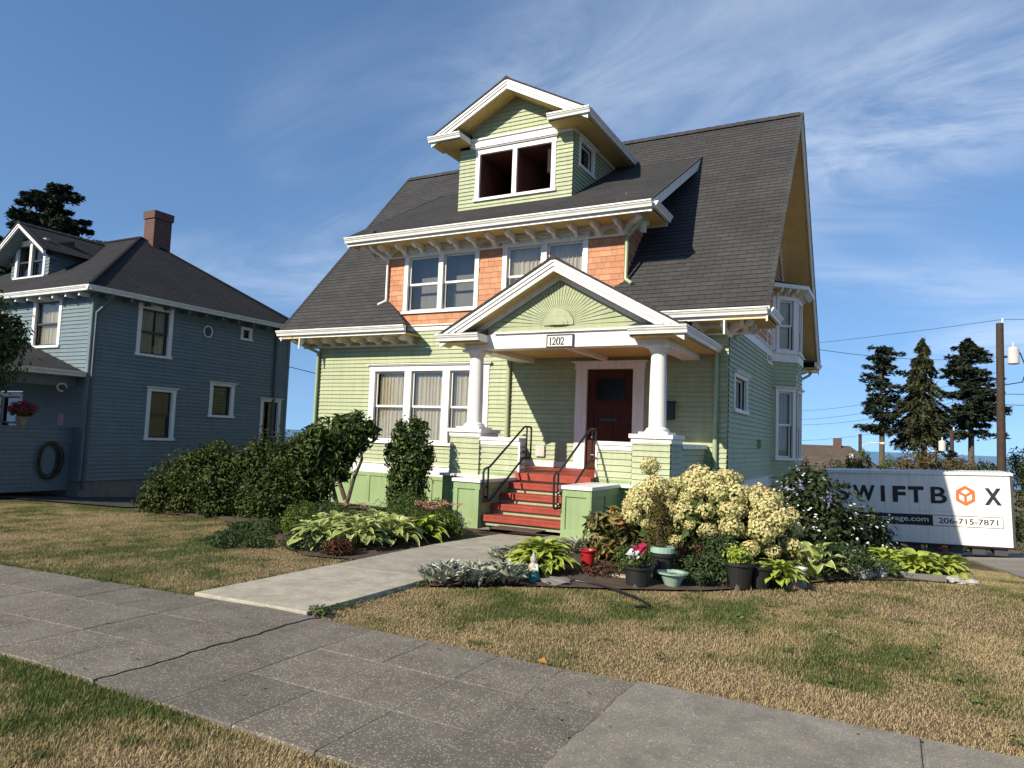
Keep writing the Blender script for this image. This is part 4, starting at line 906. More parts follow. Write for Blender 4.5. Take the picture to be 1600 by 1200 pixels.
mb = MB(); mb.fbox(FF, -4.12, -3.80, 1.92, 2.26, .012, .14); mbx_ = mb.build('mailbox', M['black'], H, bev=.01, label='small black mailbox on the porch wall'); MB().fbox(FF, -4.135, -3.785, 2.26, 2.285, .01, .16).build('mailbox_lid', M['black'], mbx_)
mb = MB(); mb.fbox(FF, -6.83, -6.62, 1.06, 1.30, .012, .07); mb.build('outlet_box', M['plastic'], H, bev=.01)
# porch downspouts
for x, zt_ in ((-7.56, 3.25), (-3.0, 3.25)):
    mb = MB(); mb.tube([(x, 13.93, zt_), (x, 13.93, .5 if x > -4 else .9)], .045, 10); mb.build('downspout', M['downspout'], H, smooth=True)
mb = MB(); mb.tube([(-13.6, 13.32, GZ - .13), (-13.58, 13.4, GZ - .26), (XL + .04, 13.92, GZ - .50), (XL + .03, 13.93, -.3)], .045, 10); mb.build('downspout', M['downspout'], H, smooth=True)
MB().box(-7.0, -6.0, 11.2, 11.41, -.3, -.03).build('porch_footing', M['foundation'], H)
dmat = tag(MB().box(-5.5, -4.7, 9.70, 10.05, .035, .05).build('doormat', M['mat']), 'brown doormat lying on the walk at the foot of the red steps', 'doormat')
# ================================================================== the blue house next door
B = thing('blue_house', 'slate blue two-storey neighbouring house with dark hip roof and brick chimney', 'house', (-22, 14, -.5))
BX1, BY0, BY1, BX0 = -18.5, 11.1, 18.05, -27.5
FBs = Frame((BX1, 0, 0), (0, 1, 0), (1, 0, 0)); FBf = Frame((0, BY0, 0), (1, 0, 0), (0, -1, 0))
bs = [(12.35, 13.45, 3.33, 4.80), (12.80, 13.72, .98, 2.50), (14.87, 15.80, 1.72, 2.83), (16.9, 17.78, .3, 2.46), (15.9, 16.35, 4.25, 4.68)]
courses(FBs, -.10, 4.86, .105, lambda z: [(BY0, BY1)], [(a + .03, b - .03, c + .03, d - .03) for a, b, c, d in bs]).build('side_wall', M['blue'], B)
bf = [(-21.26, -19.88, 3.41, 4.84), (-24.2, -22.75, 3.41, 4.84), (-22.6, -21.4, .55, 2.2)]
courses(FBf, -.10, 4.86, .105, lambda z: [(BX0, BX1)], [(a + .03, b - .03, c + .03, d - .03) for a, b, c, d in bf]).build('front_wall', M['blue'], B)
MB().fbox(FBs, BY0 - .02, BY0 + .10, -.1, 4.86, -.02, .032).build('corner_board', M['blue'], B); MB().fbox(FBf, BX1 - .1, BX1 + .02, -.1, 4.86, -.02, .031).build('corner_board', M['blue'], B); MB().fbox(FBs, BY1 - .1, BY1, -.1, 4.86, -.02, .03).build('corner_board', M['blue'], B)
mb = MB(); mb.box(BX0, BX1 - .02, BY0 + .02, BY1, -1.3, -.10); mb.build('foundation', M['foundation'], B)
blind = lambda a, b, z0, z1: [(a + .02, b - .02, z0 + (z1 - z0) * .45, z1 - .02)]
for i, w in enumerate(bs): window(FBs, *w, B, n=1, cas=.12 if i < 4 else .09, head=.13 if i < 4 else .09, trim='bluewhite', sash='sash', split=.5 if i in (0, 1) else None, curtain=(curt_part if i == 0 else None), cap=i in (1, 2, 3))
for i, w in enumerate(bf): window(FBf, *w, B, n=1, cas=.13, head=.13, trim='bluewhite', sash='sash', curtain=curt_full if i < 2 else None)
mb = MB(); a = [FBs.p(14.65 + .15 * math.cos(t), 4.32 + .17 * math.sin(t), .03) for t in np.linspace(0, 2 * math.pi, 25)]; mb.tube(a, .025, 6, cap=False); rw = mb.build('round_window', M['bluewhite'], B)
mb = MB(); mb.prism([tuple(FBs.p(14.65 + .14 * math.cos(t), 4.32 + .16 * math.sin(t), .013)) for t in np.linspace(0, 2 * math.pi, 25)[:-1]], [tuple(FBs.p(14.65 + .14 * math.cos(t), 4.32 + .16 * math.sin(t), .02)) for t in np.linspace(0, 2 * math.pi, 25)[:-1]]); mb.build('pane', M['sash'], rw)
# hip roof
e = .38; ez = 4.93; pk = (-21.95, 14.55, 7.56); bt = (7.56 - ez) / 3.80; ba = math.atan(bt)
hx1 = BX1 + e; hy0 = 14.55 - 3.8; hy1 = 14.55 + 3.8; hx0 = BX0 - e
smx = 3.8 / math.cos(ba)
br_ = slope((0, hy0, ez), (1, 0, 0), (0, math.cos(ba), math.sin(ba)), smx, lambda s: [(hx0 + s * math.cos(ba), hx1 - s * math.cos(ba))], .13).build('hip_roof', M['roof2'], B)
slope((hx1, 0, ez), (0, 1, 0), (-math.cos(ba), 0, math.sin(ba)), smx, lambda s: [(hy0 + s * math.cos(ba), hy1 - s * math.cos(ba) + .002)], .13).build('roof_slope', M['roof2'], br_)
slope((0, hy1, ez), (1, 0, 0), (0, -math.cos(ba), math.sin(ba)), smx, lambda s: [(hx0 + s * math.cos(ba), hx1 - s * math.cos(ba))], .26).build('roof_slope', M['roof2'], br_)
mb = MB(); mb.tube([(hx1, hy0, ez + .02), pk], .07, 6).tube([(hx1, hy1, ez + .02), pk], .07, 6).tube([pk, (hx0 + 3.8, 14.55, 7.56)], .07, 6); mb.build('hip_caps', M['roof2'], br_)
g = MB(); gutter(g, (hx0, hy0 + .02, ez + .01), (hx1 + .1, hy0 + .02, ez + .01), out=Vector((0, -1, 0))); gutter(g, (hx1 - .02, hy0 - .1, ez + .01), (hx1 - .02, hy1, ez + .01), out=Vector((1, 0, 0))); g.build('gutter', M['bluewhite'], br_)
mb = MB(); mb.box(hx0, hx1 - .02, hy0 + .03, BY0, ez - .12, ez - .10); mb.box(BX1, hx1 - .03, BY0, hy1, ez - .12, ez - .10); mb.build('soffit', M['blue'], br_)
for i in range(15):
    x = -26.5 + i * .6
    if x < hx1 - .1: MB().box(x, x + .07, hy0 + .04, BY0 + .02, ez - .22, ez - .121).build('rafter_tail', M['bluewhite'], br_)
for i in range(12): MB().box(BX1 + .02, hx1 - .05, 11.3 + .6 * i, 11.37 + .6 * i, ez - .22, ez - .121).build('rafter_tail', M['blue'], br_)
mb = MB(); mb.tube([(hx1 + .03, 11.35, ez - .12), (hx1 - .02, 11.32, ez - .3), (BX1 + .06, 11.18, ez - .62), (BX1 + .06, 11.18, -.3)], .05, 8); mb.build('downspout', M['blue'], B, smooth=True); MB().tube([(BX1 + .06, 17.4, ez - .3), (BX1 + .06, 17.4, -.3)], .05, 8).build('downspout', M['blue'], B, smooth=True)
ch = MB(); cxx, cyy = -21.75, 15.0
def ubox(mb, x0, x1, y0, y1, z0, z1):
    for P_, uv in (([(x0, y0), (x1, y0)], 0), ([(x1, y0), (x1, y1)], 1), ([(x1, y1), (x0, y1)], 2), ([(x0, y1), (x0, y0)], 3)):
        (a, b), (c, d) = P_; l = math.hypot(c - a, d - b); mb.face([(a, b, z0), (c, d, z0), (c, d, z1), (a, b, z1)], [(0, z0), (l, z0), (l, z1), (0, z1)])
    mb.face([(x0, y0, z1), (x1, y0, z1), (x1, y1, z1), (x0, y1, z1)])
ubox(ch, cxx - .26, cxx + .26, cyy - .32, cyy + .32, 6.3, 8.25); ubox(ch, cxx - .30, cxx + .30, cyy - .36, cyy + .36, 8.25, 8.5); chim = ch.build('chimney', M['brick'], br_)
MB().box(cxx - .15, cxx + .15, cyy - .2, cyy + .2, 8.5, 8.505).build('flue', M['dark'], chim)
mb = MB(); mb.box(cxx - .29, cxx + .32, cyy - .35, cyy + .35, 6.75, 7.2); mb.build('chimney_flashing', M['roof2'], chim)
# front dormer with swept bargeboards
FDm = Frame((0, 12.0, 0), (1, 0, 0), (0, -1, 0)); dcx = -23.4
zroof2 = lambda y: ez + bt * (y - hy0)
dw = courses(FDm, 5.72, 6.55, .105, lambda z: [(dcx - 1.02, dcx + 1.02)], [(dcx - .78, dcx + .78, 5.8, 6.9)])
courses(Frame((dcx + 1.02, 0, 0), (0, 1, 0), (1, 0, 0)), 5.72, 6.6, .105, lambda z: [(12.0, hy0 + (z - ez) / bt)], mb=dw); courses(FDm, 6.55, 7.0, .105, lambda z: [(dcx - (7.25 - z) * 1.4, dcx + (7.25 - z) * 1.4)], [(dcx - .78, dcx + .78, 5.8, 6.9)], mb=dw); dw = dw.build('front_dormer', M['blue'], B)
window(FDm, dcx - .82, dcx + .82, 5.74, 6.92, B, n=2, trim='bluewhite', sash='sash', cas=.12, head=.12)
gable_roof('dormer_roof', dcx, 1.42, 6.46, .66, 11.6, 14.2, B, .13, mats=('roof2', 'bluewhite', 'blue'), rows=2, front_wall=12.0)
# front porch, seen from its side
PXs = -19.0; Fps = Frame((PXs, 0, 0), (0, 1, 0), (1, 0, 0))
courses(Fps, -.35, 1.22, .105, lambda z: [(6.4, BY0)]).build('porch_half_wall', M['blue'], B)
courses(Frame((0, 6.4, 0), (1, 0, 0), (0, -1, 0)), -.35, 1.22, .105, lambda z: [(-26, PXs)]).build('porch_half_wall', M['blue'], B)
mb = MB(); mb.box(-26, PXs + .03, 6.36, 6.56, 1.22, 1.28).box(PXs - .17, PXs + .03, 6.56, BY0, 1.22, 1.28); mb.build('porch_wall_cap', M['blue'], B)
MB().box(-26, PXs - .02, 6.42, BY0, .1, .3).build('porch_floor', M['foundation'], B)
for y in (6.6,): MB().box(PXs - .22, PXs, y - .1, y + .12, 1.28, 2.5).build('porch_post', M['bluewhite'], B)
mb = MB(); mb.box(-26, PXs + .02, 6.35, 6.6, 2.34, 2.60).box(PXs - .22, PXs + .02, 6.6, BY0, 2.34, 2.60); mb.build('porch_beam', M['blue'], B)
MB().box(-26, PXs + .03, 6.3, BY0, 2.585, 2.60).build('porch_ceiling', M['blue'], B)
pxe = PXs + .42; mb = MB(); mb.face([(-26, 6.0, 2.72), (pxe, 6.0, 2.72), (pxe - 2.6, 8.6, 3.5), (-26, 8.6, 3.5)]); mb.face([(pxe, 6.0, 2.72), (pxe, BY0, 2.72), (pxe - 2.6, BY0, 3.5), (pxe - 2.6, 8.6, 3.5)]); mb.face([(-26, 8.6, 3.5), (pxe - 2.6, 8.6, 3.5), (pxe - 2.6, BY0, 3.5), (-26, BY0, 3.5)]); mb.build('porch_roof', M['roof2'], B)
g = MB(); gutter(g, (pxe - .02, 5.9, 2.73), (pxe - .02, BY0, 2.73), out=Vector((1, 0, 0))); gutter(g, (-26, 6.02, 2.73), (pxe + .1, 6.02, 2.73), out=Vector((0, -1, 0))); g.box(-26, pxe - .03, 6.0, BY0, 2.60, 2.62); g.build('gutter', M['bluewhite'], B)
mb = MB(); pts = [(PXs + .1, 10.7 + .12 * math.cos(t), 2.42 - .12 + .1 * math.sin(t)) for t in np.linspace(0, 5, 14)]; mb.tube(pts, .018, 6); mb.build('porch_scroll', M['bluewhite'], B)
# hose coil, flower pot and cloth on that porch
mb = MB()
for k in range(7):
    cy, cz, ry, rz_ = 10.55 + random.uniform(-.02, .02), .42 + random.uniform(-.03, .03), .20 + .02 * k, .40 + .012 * k
    mb.tube([(PXs + .05 + .012 * k + .01 * math.sin(3 * t), cy + ry * math.cos(t), cz + rz_ * math.sin(t)) for t in np.linspace(0, 2 * math.pi, 25)], .014, 6, cap=False)
tag(mb.build('garden_hose', M['black'], smooth=True), 'coiled black garden hose hanging on the blue porch wall', 'hose')
# ================================================================== vegetation
def leafmesh(name, P_, Nn, size, lv, mat, parent=None, aspect=.5, fold=.15, kind=None, updir=None):
    """one mesh of leaf blades: position, facing normal, size and brightness for each"""
    n = len(P_); Nn = Nn / np.linalg.norm(Nn, axis=1, keepdims=True)
    t = rng.normal(size=(n, 3)) if updir is None else updir + rng.normal(size=(n, 3)) * .35
    t -= Nn * (t * Nn).sum(1, keepdims=True); t /= np.linalg.norm(t, axis=1, keepdims=True) + 1e-9
    b = np.cross(Nn, t); s = np.asarray(size).reshape(-1, 1) * np.ones((n, 1))
    V = np.stack([P_ - t * s * .5, P_ - b * s * aspect * .5 + Nn * s * fold - t * s * .05, P_ + t * s * .5 - Nn * s * fold * .6, P_ + b * s * aspect * .5 + Nn * s * fold - t * s * .05], 1).reshape(-1, 3)
    i = np.arange(n)[:, None] * 4; T = np.concatenate([i + np.array([[0, 2, 1]]), i + np.array([[0, 3, 2]])], 1).reshape(-1, 3)
    return rawmesh(name, V, T, np.repeat(lv, 4), mat, parent, kind)
def rawmesh(name, V, T, lv, mat, parent=None, kind=None):
    me = bpy.data.meshes.new(name); me.vertices.add(len(V)); me.vertices.foreach_set('co', V.astype(np.float32).ravel())
    me.loops.add(T.size); me.loops.foreach_set('vertex_index', T.astype(np.int32).ravel()); me.polygons.add(len(T))
    me.polygons.foreach_set('loop_start', np.arange(0, T.size, T.shape[1], dtype=np.int32)); me.update(calc_edges=True)
    a = me.attributes.new('lv', 'FLOAT', 'POINT'); a.data.foreach_set('value', np.asarray(lv, np.float32)); me.materials.append(mat); me.validate()
    o = bpy.data.objects.new(name, me); COL.objects.link(o)
    if parent is not None: par(o, parent)
    if kind: o['kind'] = kind
    return o
def lumpy(n, blobs, shell=.45):
    """n points in a union of ellipsoids (cx,cy,cz,rx,ry,rz), denser near the surface; returns points and outward normals"""
    w = np.array([b[3] * b[4] + b[4] * b[5] + b[3] * b[5] for b in blobs]); k = rng.choice(len(blobs), n, p=w / w.sum()); bb = np.array(blobs)[k]
    d = rng.normal(size=(n, 3)); d /= np.linalg.norm(d, axis=1, keepdims=True); r = 1 - shell * rng.random(n) ** 1.6
    r = r * (1 + .10 * rng.normal(size=n)); P_ = bb[:, :3] + d * bb[:, 3:] * r[:, None]; Nn = d / bb[:, 3:]; Nn /= np.linalg.norm(Nn, axis=1, keepdims=True); return P_, Nn
def shrub(name, label, cat, base, blobs, n, size, mat, stems=(), aspect=.5, group=None, jit=.7, floor=None, stem_r=.03):
    t = thing(name, label, cat, base, group)
    # knobbly: many small clumps on each blob
    cl = []
    for b in blobs:
        m = int(10 + 12 * b[3]); d = rng.normal(size=(m, 3)); d /= np.linalg.norm(d, axis=1, keepdims=True)
        for q in d: r = rng.uniform(.22, .38); cl.append((b[0] + q[0] * b[3] * .75, b[1] + q[1] * b[4] * .75, b[2] + q[2] * b[5] * .75, b[3] * r, b[4] * r, b[5] * r))
    P1, N1 = lumpy(int(n * .35), blobs, .6); P2, N2 = lumpy(int(n * .65), cl, .5); P_ = np.concatenate([P1, P2]); Nn = np.concatenate([N1, N2])
    Nn = Nn + rng.normal(size=Nn.shape) * jit; Nn[:, 2] += .35
    fl = gz(P_[:, 0], P_[:, 1]) + .02 if floor is None else floor
    keep = P_[:, 2] > fl; P_, Nn = P_[keep], Nn[keep]
    lv = np.clip(rng.normal(.42, .27, len(P_)), 0, 1)
    leafmesh('foliage', P_, Nn, size * rng.uniform(.65, 1.25, len(P_)), lv, M[mat], t, aspect)
    sm = MB()
    for s in stems: sm.tube(s, stem_r, 7, r2=stem_r * .5)
    if not stems:
        b0 = blobs[0]; g = g1(b0[0], b0[1])
        for k in range(4): sm.tube([(b0[0] + .12 * math.cos(k * 1.6), b0[1] + .12 * math.sin(k * 1.6), g - .05), (b0[0] + b0[3] * .3 * math.cos(k * 1.6), b0[1] + b0[4] * .3 * math.sin(k * 1.6), b0[2])], stem_r, 6, r2=stem_r * .4)
    sm.build('stem', M['bark'], t); return t
# --- shrubs by the left corner
gh = lambda x, y, h: g1(x, y) + h
shrub('hedge_shrub', 'broad dark green clipped shrub beside the blue house driveway', 'shrub', (-11.6, 9.4, g1(-11.6, 9.4)), [(-12.0, 9.35, .25, .75, .75, .70), (-11.3, 9.4, .40, .62, .7, .74), (-12.5, 9.3, -.05, .5, .6, .5), (-10.85, 9.3, .2, .5, .6, .7)], 42000, .075, 'hedge')
shrub('hedge_shrub', 'dark rounded shrub between the clipped hedge and the little trunked tree', 'shrub', (-10.1, 9.9, g1(-10, 9.9)), [(-10.3, 9.8, .45, .75, .75, .88), (-9.75, 10.0, .5, .55, .65, .85), (-10.0, 9.6, .1, .8, .7, .6)], 36000, .075, 'hedge')
t = shrub('rhododendron_tree', 'small dark leaved tree with bent bare trunks before the green wall', 'tree', (-8.5, 10.2, 0), [(-9.15, 10.1, 1.22, .55, .55, .48), (-8.72, 10.2, 1.45, .40, .45, .36), (-9.5, 10.1, .95, .45, .5, .55), (-9.45, 10.0, .5, .4, .4, .5), (-9.0, 10.1, .85, .3, .35, .35)], 5600, .165, 'rhodo', stems=([(-8.85, 10.15, -.12), (-8.72, 10.15, .25), (-8.66, 10.2, .6), (-8.5, 10.2, .95), (-8.6, 10.2, 1.4)], [(-8.9, 10.15, -.12), (-9.05, 10.1, .4), (-9.1, 10.1, 1.1)], [(-8.8, 10.15, .2), (-9.0, 10.1, .7), (-8.9, 10.1, 1.4)]), aspect=.34, stem_r=.045)
shrub('columnar_shrub', 'upright glossy green columnar shrub standing in front of the triple window', 'shrub', (-7.85, 10.75, 0), [(-7.85, 10.75, .45, .38, .38, .55), (-7.85, 10.75, 1.0, .45, .42, .52), (-7.83, 10.75, 1.42, .34, .33, .32)], 11500, .085, 'camellia', stems=([(-7.85, 10.75, -.12), (-7.85, 10.75, 1.3)],), aspect=.5)
shrub('boxwood', 'small round yellow-green shrub at the lawn side of the hosta bed', 'shrub', (-7.35, 7.55, g1(-7.35, 7.55)), [(-7.35, 7.55, .17, .25, .25, .28)], 2600, .032, 'box')
for i, (x, y, r, h, m_, lab) in enumerate(((-7.6, 8.6, .45, .28, 'fern', 'low feathery plant behind the small round boxwood'), (-6.75, 8.9, .5, .38, 'green', 'leafy mound between the hostas and the columnar shrub'), (-6.5, 6.9, .38, .2, 'fern', 'dark feathery ground cover at the front edge of the hosta bed'), (-7.0, 9.7, .5, .4, 'green', 'soft green mound under the bent trunked tree'), (-5.9, 6.75, .22, .16, 'redleaf', 'reddish wispy plant beside the hostas at the walk'), (-7.6, 6.75, .5, .13, 'fern', 'low weedy ground cover fading into the left lawn'), (-8.3, 7.7, .45, .16, 'fern', 'thin dark ground cover below the hedge'), (-6.15, 8.4, .38, .34, 'green', 'green flowering mound along the walk'), (-5.8, 8.9, .32, .3, 'box', 'yellow-green mound beside the walk near the pink sedum'), (-7.15, 8.0, .4, .3, 'green', 'leafy green mound behind the boxwood'), (-7.9, 8.0, .45, .2, 'hedge', 'spreading dark plant between hedge and boxwood'), (-7.4, 10.2, .4, .45, 'green', 'loose green plant at the foot of the columnar shrub'), (-8.3, 9.0, .6, .28, 'fern', 'fern mound below the bent trunked tree'), (-6.6, 9.7, .4, .36, 'maple', 'russet tinged mound before the left stair cheek'))):
    shrub('low_plant', lab, 'plant', (x, y, g1(x, y)), [(x, y, g1(x, y) + h * .35, r, r * .8, h)], int(3800 * r * 2), .055, m_, aspect=.3)
# --- hostas: every leaf an object
def hosta_leaf_mesh(k, w, l, edge):
    n = 6; V = []; T = []; lv = []
    for i in range(n + 1):
        t = i / n; ww = w * math.sin(math.pi * min(1, t * .93 + .07)) ** .8 * (1 - .25 * t); x = l * t * (1 - .12 * t); z = .55 * l * t - .62 * l * t * t * (1 + .15 * k)
        for j, q in enumerate((-1, -.62, 0, .62, 1)):
            V.append((x, q * ww / 2, z + abs(q) * ww * .20 - (.004 if abs(q) == 1 else 0) + .012 * math.sin(9 * t + 2 * q + k))); lv.append((.95 if abs(q) == 1 else .12 + .1 * math.sin(k + 3 * t)) if edge else .35 + .3 * t + .15 * math.sin(2 * k + 5 * q))
    for i in range(n):
        for j in range(4): a = i * 5 + j; T += [(a, a + 5, a + 6), (a, a + 6, a + 1)]
    o = rawmesh('leaf', np.array(V), np.array(T), np.clip(lv, 0, 1), M['hosta_edge' if edge else 'hosta_lime']); me = o.data; bpy.data.objects.remove(o)
    me.polygons.foreach_set('use_smooth', [True] * len(me.polygons)); return me
HL = {e: [hosta_leaf_mesh(k, .13 + .015 * k, .27 + .02 * k, e) for k in range(4)] for e in (True, False)}
def hosta(label, x, y, edge, n=46, s=1.0, group=None):
    z = g1(x, y); t = thing('hosta', label, 'plant', (x, y, z), group); st = MB()
    for i in range(n):
        a = i * 2.39996 + random.uniform(-.3, .3); q = (i + .5) / n; el = R(72 - 68 * q ** .8 + random.uniform(-9, 9)); rr = (.06 + .22 * q) * s; k = s * random.uniform(.8, 1.15)
        o = bpy.data.objects.new('leaf', random.choice(HL[edge])); COL.objects.link(o); par(o, t)
        p = Vector((x + math.cos(a) * rr, y + math.sin(a) * rr, z + (.10 + .20 * (1 - q)) * s)); o.matrix_basis = Matrix.Translation(p) @ Matrix.Rotation(a, 4, 'Z') @ Matrix.Rotation(-el * .7, 4, 'Y') @ Matrix.Rotation(random.uniform(-.35, .35), 4, 'X') @ Matrix.Scale(k, 4)
        st.tube([(x + .02 * math.cos(a), y + .02 * math.sin(a), z - .01), tuple(p)], .005, 4, cap=False)
    st.build('stalk', M['box'], t); return t
hosta('cream edged hosta beside the walk, nearest the sidewalk', -6.05, 7.25, True, 66, .92)
hosta('cream edged hosta under the pink flower heads', -6.75, 7.55, True, 60, .9)
hosta('cream edged hosta between the boxwood and the columnar shrub', -6.45, 8.05, True, 60, .88)
hosta('cream edged hosta at the lawn corner of the bed', -6.5, 7.0, True, 50, .8)
hosta('cream edged hosta right behind the walk-side hosta', -5.85, 7.75, True, 54, .85)
hosta('lime leaved hosta beside the walk before the pink sedum', -5.85, 8.4, False, 70, .75)
hosta('bright lime hosta beside the walk opposite the cream edged hostas', -3.35, 7.05, False, 120, .80)
hosta('lime hosta behind the black nursery pots', -1.05, 8.05, False, 60, .6)
hosta('cream edged hosta behind the white pot', -.78, 8.85, True, 30, .85)
for x, y, lab in ((-.05, 10.3, 'lime leaved clump touching the lacecap shrub'), (.25, 10.6, 'lime leaved clump at the back, under the container corner'), (.55, 10.4, 'lime leaved clump nearest the driveway'), (.25, 10.05, 'lime leaved clump standing over the flat pale stones'), (-.1, 10.75, 'lime leaved clump behind the one beside the lacecap shrub')): hosta(lab, x, y, False, 62, .68, 'lime clumps beyond the rocks')
# --- silver lamb's ear
for i, (x, y, n, lab) in enumerate(((-3.86, 6.0, 260, "silver felted leaf clump at the walk's edge nearest the sidewalk"), (-3.45, 6.45, 230, 'silver felted leaf clump beside the garden gnome'), (-3.85, 7.35, 230, 'silver felted leaf clump between the walk and the lime hosta'), (-3.65, 6.2, 200, 'silver felted leaf clump in the middle of the silver edging'), (-3.6, 8.6, 160, 'silver felted leaf clump behind the lime hosta'))):
    t = thing('lambs_ear', lab, 'plant', (x, y, g1(x, y))); a = rng.random(n) * 6.283; r = .26 * np.sqrt(rng.random(n)); P_ = np.stack([x + r * np.cos(a), y + r * np.sin(a), .06 + .17 * rng.random(n) * (1 - r / .4)], 1)
    up = np.stack([np.cos(a) * .8, np.sin(a) * .8, np.full(n, .8)], 1); Nn = np.stack([-np.cos(a) * .7, -np.sin(a) * .7, np.full(n, .9)], 1) + rng.normal(size=(n, 3)) * .3
    leafmesh('foliage', P_, Nn, rng.uniform(.10, .17, n), rng.random(n), M['silver'], t, .36, .10, updir=up)
    MB().lathe([(.08, -.02), (.06, .05), (.02, .1)], (x, y, 0), 8).build('stem', M['bark'], t)
# --- peony turning yellow, and others on the right bed
shrub('peony', 'peony bush with browning and orange autumn leaves beside the steps', 'plant', (-3.05, 8.45, 0), [(-3.05, 8.45, .30, .34, .34, .33), (-2.95, 8.4, .12, .40, .35, .16)], 900, .17, 'peony', aspect=.28)
shrub('dwarf_cypress', 'small browning columnar conifer growing in the tall pot', 'shrub', (-2.2, 7.55, .30), [(-2.2, 7.55, .52, .17, .17, .28), (-2.2, 7.55, .78, .11, .11, .22)], 5200, .03, 'browncyp', stems=([(-2.2, 7.55, .3), (-2.2, 7.55, .9)],), aspect=.35, floor=.3)
for x, y, r, h, m_, n, lab in ((-1.75, 7.62, .24, .30, 'fern', 1800, 'dark feathery mound between the green bowl and the black pots'), (-1.6, 7.9, .30, .45, 'fern', 2400, 'tall feathery dark green plant in front of the cream hydrangea'), (-1.95, 7.95, .26, .40, 'redleaf', 900, 'bronze leaved plant behind the green bowl'), (-2.5, 7.75, .25, .28, 'green', 900, 'green leafy plant behind the potted flowers'), (-.55, 9.15, .40, .36, 'fern', 2600, 'dark twiggy mound between the hosta and the rocks'), (-.15, 9.6, .28, .22, 'green', 900, 'low green plant behind the pale rocks'), (-2.72, 7.3, .22, .16, 'redleaf', 420, 'small dark red plant next to the red ornament'), (-2.45, 8.1, .3, .3, 'fern', 1200, 'loose green plant between the peony and the potted conifer')):
    shrub('low_plant', lab, 'plant', (x, y, g1(x, y)), [(x, y, g1(x, y) + h * .45, r, r, h * .62)], n, .055, m_, aspect=.3)
# cream hydrangea: foliage, stems and each flower head
t = shrub('hydrangea', 'large hydrangea bush covered in cream flower heads before the porch', 'shrub', (-2.0, 9.0, 0), [(-2.5, 8.8, .42, .45, .5, .46), (-2.0, 9.0, .52, .62, .6, .52), (-1.45, 9.0, .40, .40, .5, .42)], 4600, .13, 'green', aspect=.6)
def head_mesh(r, seed):
    g = np.random.default_rng(seed); n = 430; d = g.normal(size=(n, 3)); d /= np.linalg.norm(d, axis=1, keepdims=True); k = 1 + .10 * g.normal(size=n); P_ = d * (r * k)[:, None] * np.array([1, 1, .86]); lv = np.clip(.52 + .30 * d[:, 2] + .16 * g.normal(size=n), 0, 1)  # petals darker towards the underside: shade put into the colour
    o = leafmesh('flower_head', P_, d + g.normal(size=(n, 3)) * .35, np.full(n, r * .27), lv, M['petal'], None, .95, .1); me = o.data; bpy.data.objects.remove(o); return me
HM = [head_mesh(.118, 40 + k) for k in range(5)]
hs = MB(); cnt = 0; pts = []
tries = 0
while cnt < 105 and tries < 6000:
    tries += 1; b = random.choice([(-2.5, 8.8, .42, .48, .52, .50), (-2.0, 9.0, .52, .66, .62, .56), (-1.45, 9.0, .40, .44, .52, .46)]); a = random.uniform(0, 6.283); el = math.asin(random.uniform(-.35, 1)); d = Vector((math.cos(a) * math.cos(el), math.sin(a) * math.cos(el), math.sin(el)))
    if d.y > .55: continue
    p = Vector((b[0] + d.x * b[3], b[1] + d.y * b[4], b[2] + d.z * b[5]))
    if any((p - q).length < .155 for q in pts) or p.z < .22: continue
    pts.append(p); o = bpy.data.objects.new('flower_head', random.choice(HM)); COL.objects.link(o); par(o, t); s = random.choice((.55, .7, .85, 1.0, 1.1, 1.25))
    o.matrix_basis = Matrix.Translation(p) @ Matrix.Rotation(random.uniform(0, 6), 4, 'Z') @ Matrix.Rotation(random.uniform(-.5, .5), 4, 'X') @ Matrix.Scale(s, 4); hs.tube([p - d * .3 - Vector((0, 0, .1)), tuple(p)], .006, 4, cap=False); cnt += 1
p = Vector((-2.85, 9.3, 1.14)); o = bpy.data.objects.new('flower_head', HM[0]); COL.objects.link(o); par(o, t); o.matrix_basis = Matrix.Translation(p) @ Matrix.Scale(1.05, 4); hs.tube([(-2.6, 9.2, .5), (-2.83, 9.3, .8), tuple(p)], .008, 4)
o = bpy.data.objects.new('flower_head', HM[1]); COL.objects.link(o); par(o, t); o.matrix_basis = Matrix.Translation((-2.95, 8.5, .45)) @ Matrix.Scale(1.15, 4); hs.tube([(-2.6, 8.7, .2), (-2.95, 8.5, .45)], .008, 4)
hs.build('flower_stalk', M['box'], t)
# lacecap hydrangea: dark foliage with white florets
lb = [(-.85, 10.6, .52, .55, .6, .60), (-1.08, 10.9, .75, .42, .5, .48), (-.36, 10.6, .26, .42, .5, .45), (-.85, 10.9, .2, .7, .5, .4)]
t = shrub('lacecap_shrub', 'dark leaved shrub scattered with small white flowers beside the container', 'shrub', (-.6, 10.7, g1(-.6, 10.7)), lb, 7000, .085, 'lace', aspect=.5)
P_, Nn = lumpy(480, [(b[0], b[1], b[2], b[3] * 1.05, b[4] * 1.05, b[5] * 1.05) for b in lb], .12); k = (P_[:, 2] > g1(-.6, 10.6) + .1); P_, Nn = P_[k], Nn[k]
Nn[:, 2] += 1.2; leafmesh('white_florets', P_, Nn, rng.uniform(.035, .065, len(P_)), rng.random(len(P_)), M['whitepetal'], t, .6, .05, 'stuff')
for c in ((-1.1, 10.25, .95), (-.75, 10.15, .80)):
    d = rng.normal(size=(26, 3)) * np.array([.06, .04, .045]); leafmesh('violet_flower', np.array(c) + d, rng.normal(size=(26, 3)), np.full(26, .045), rng.random(26), M['violet'], t, .9, .05)
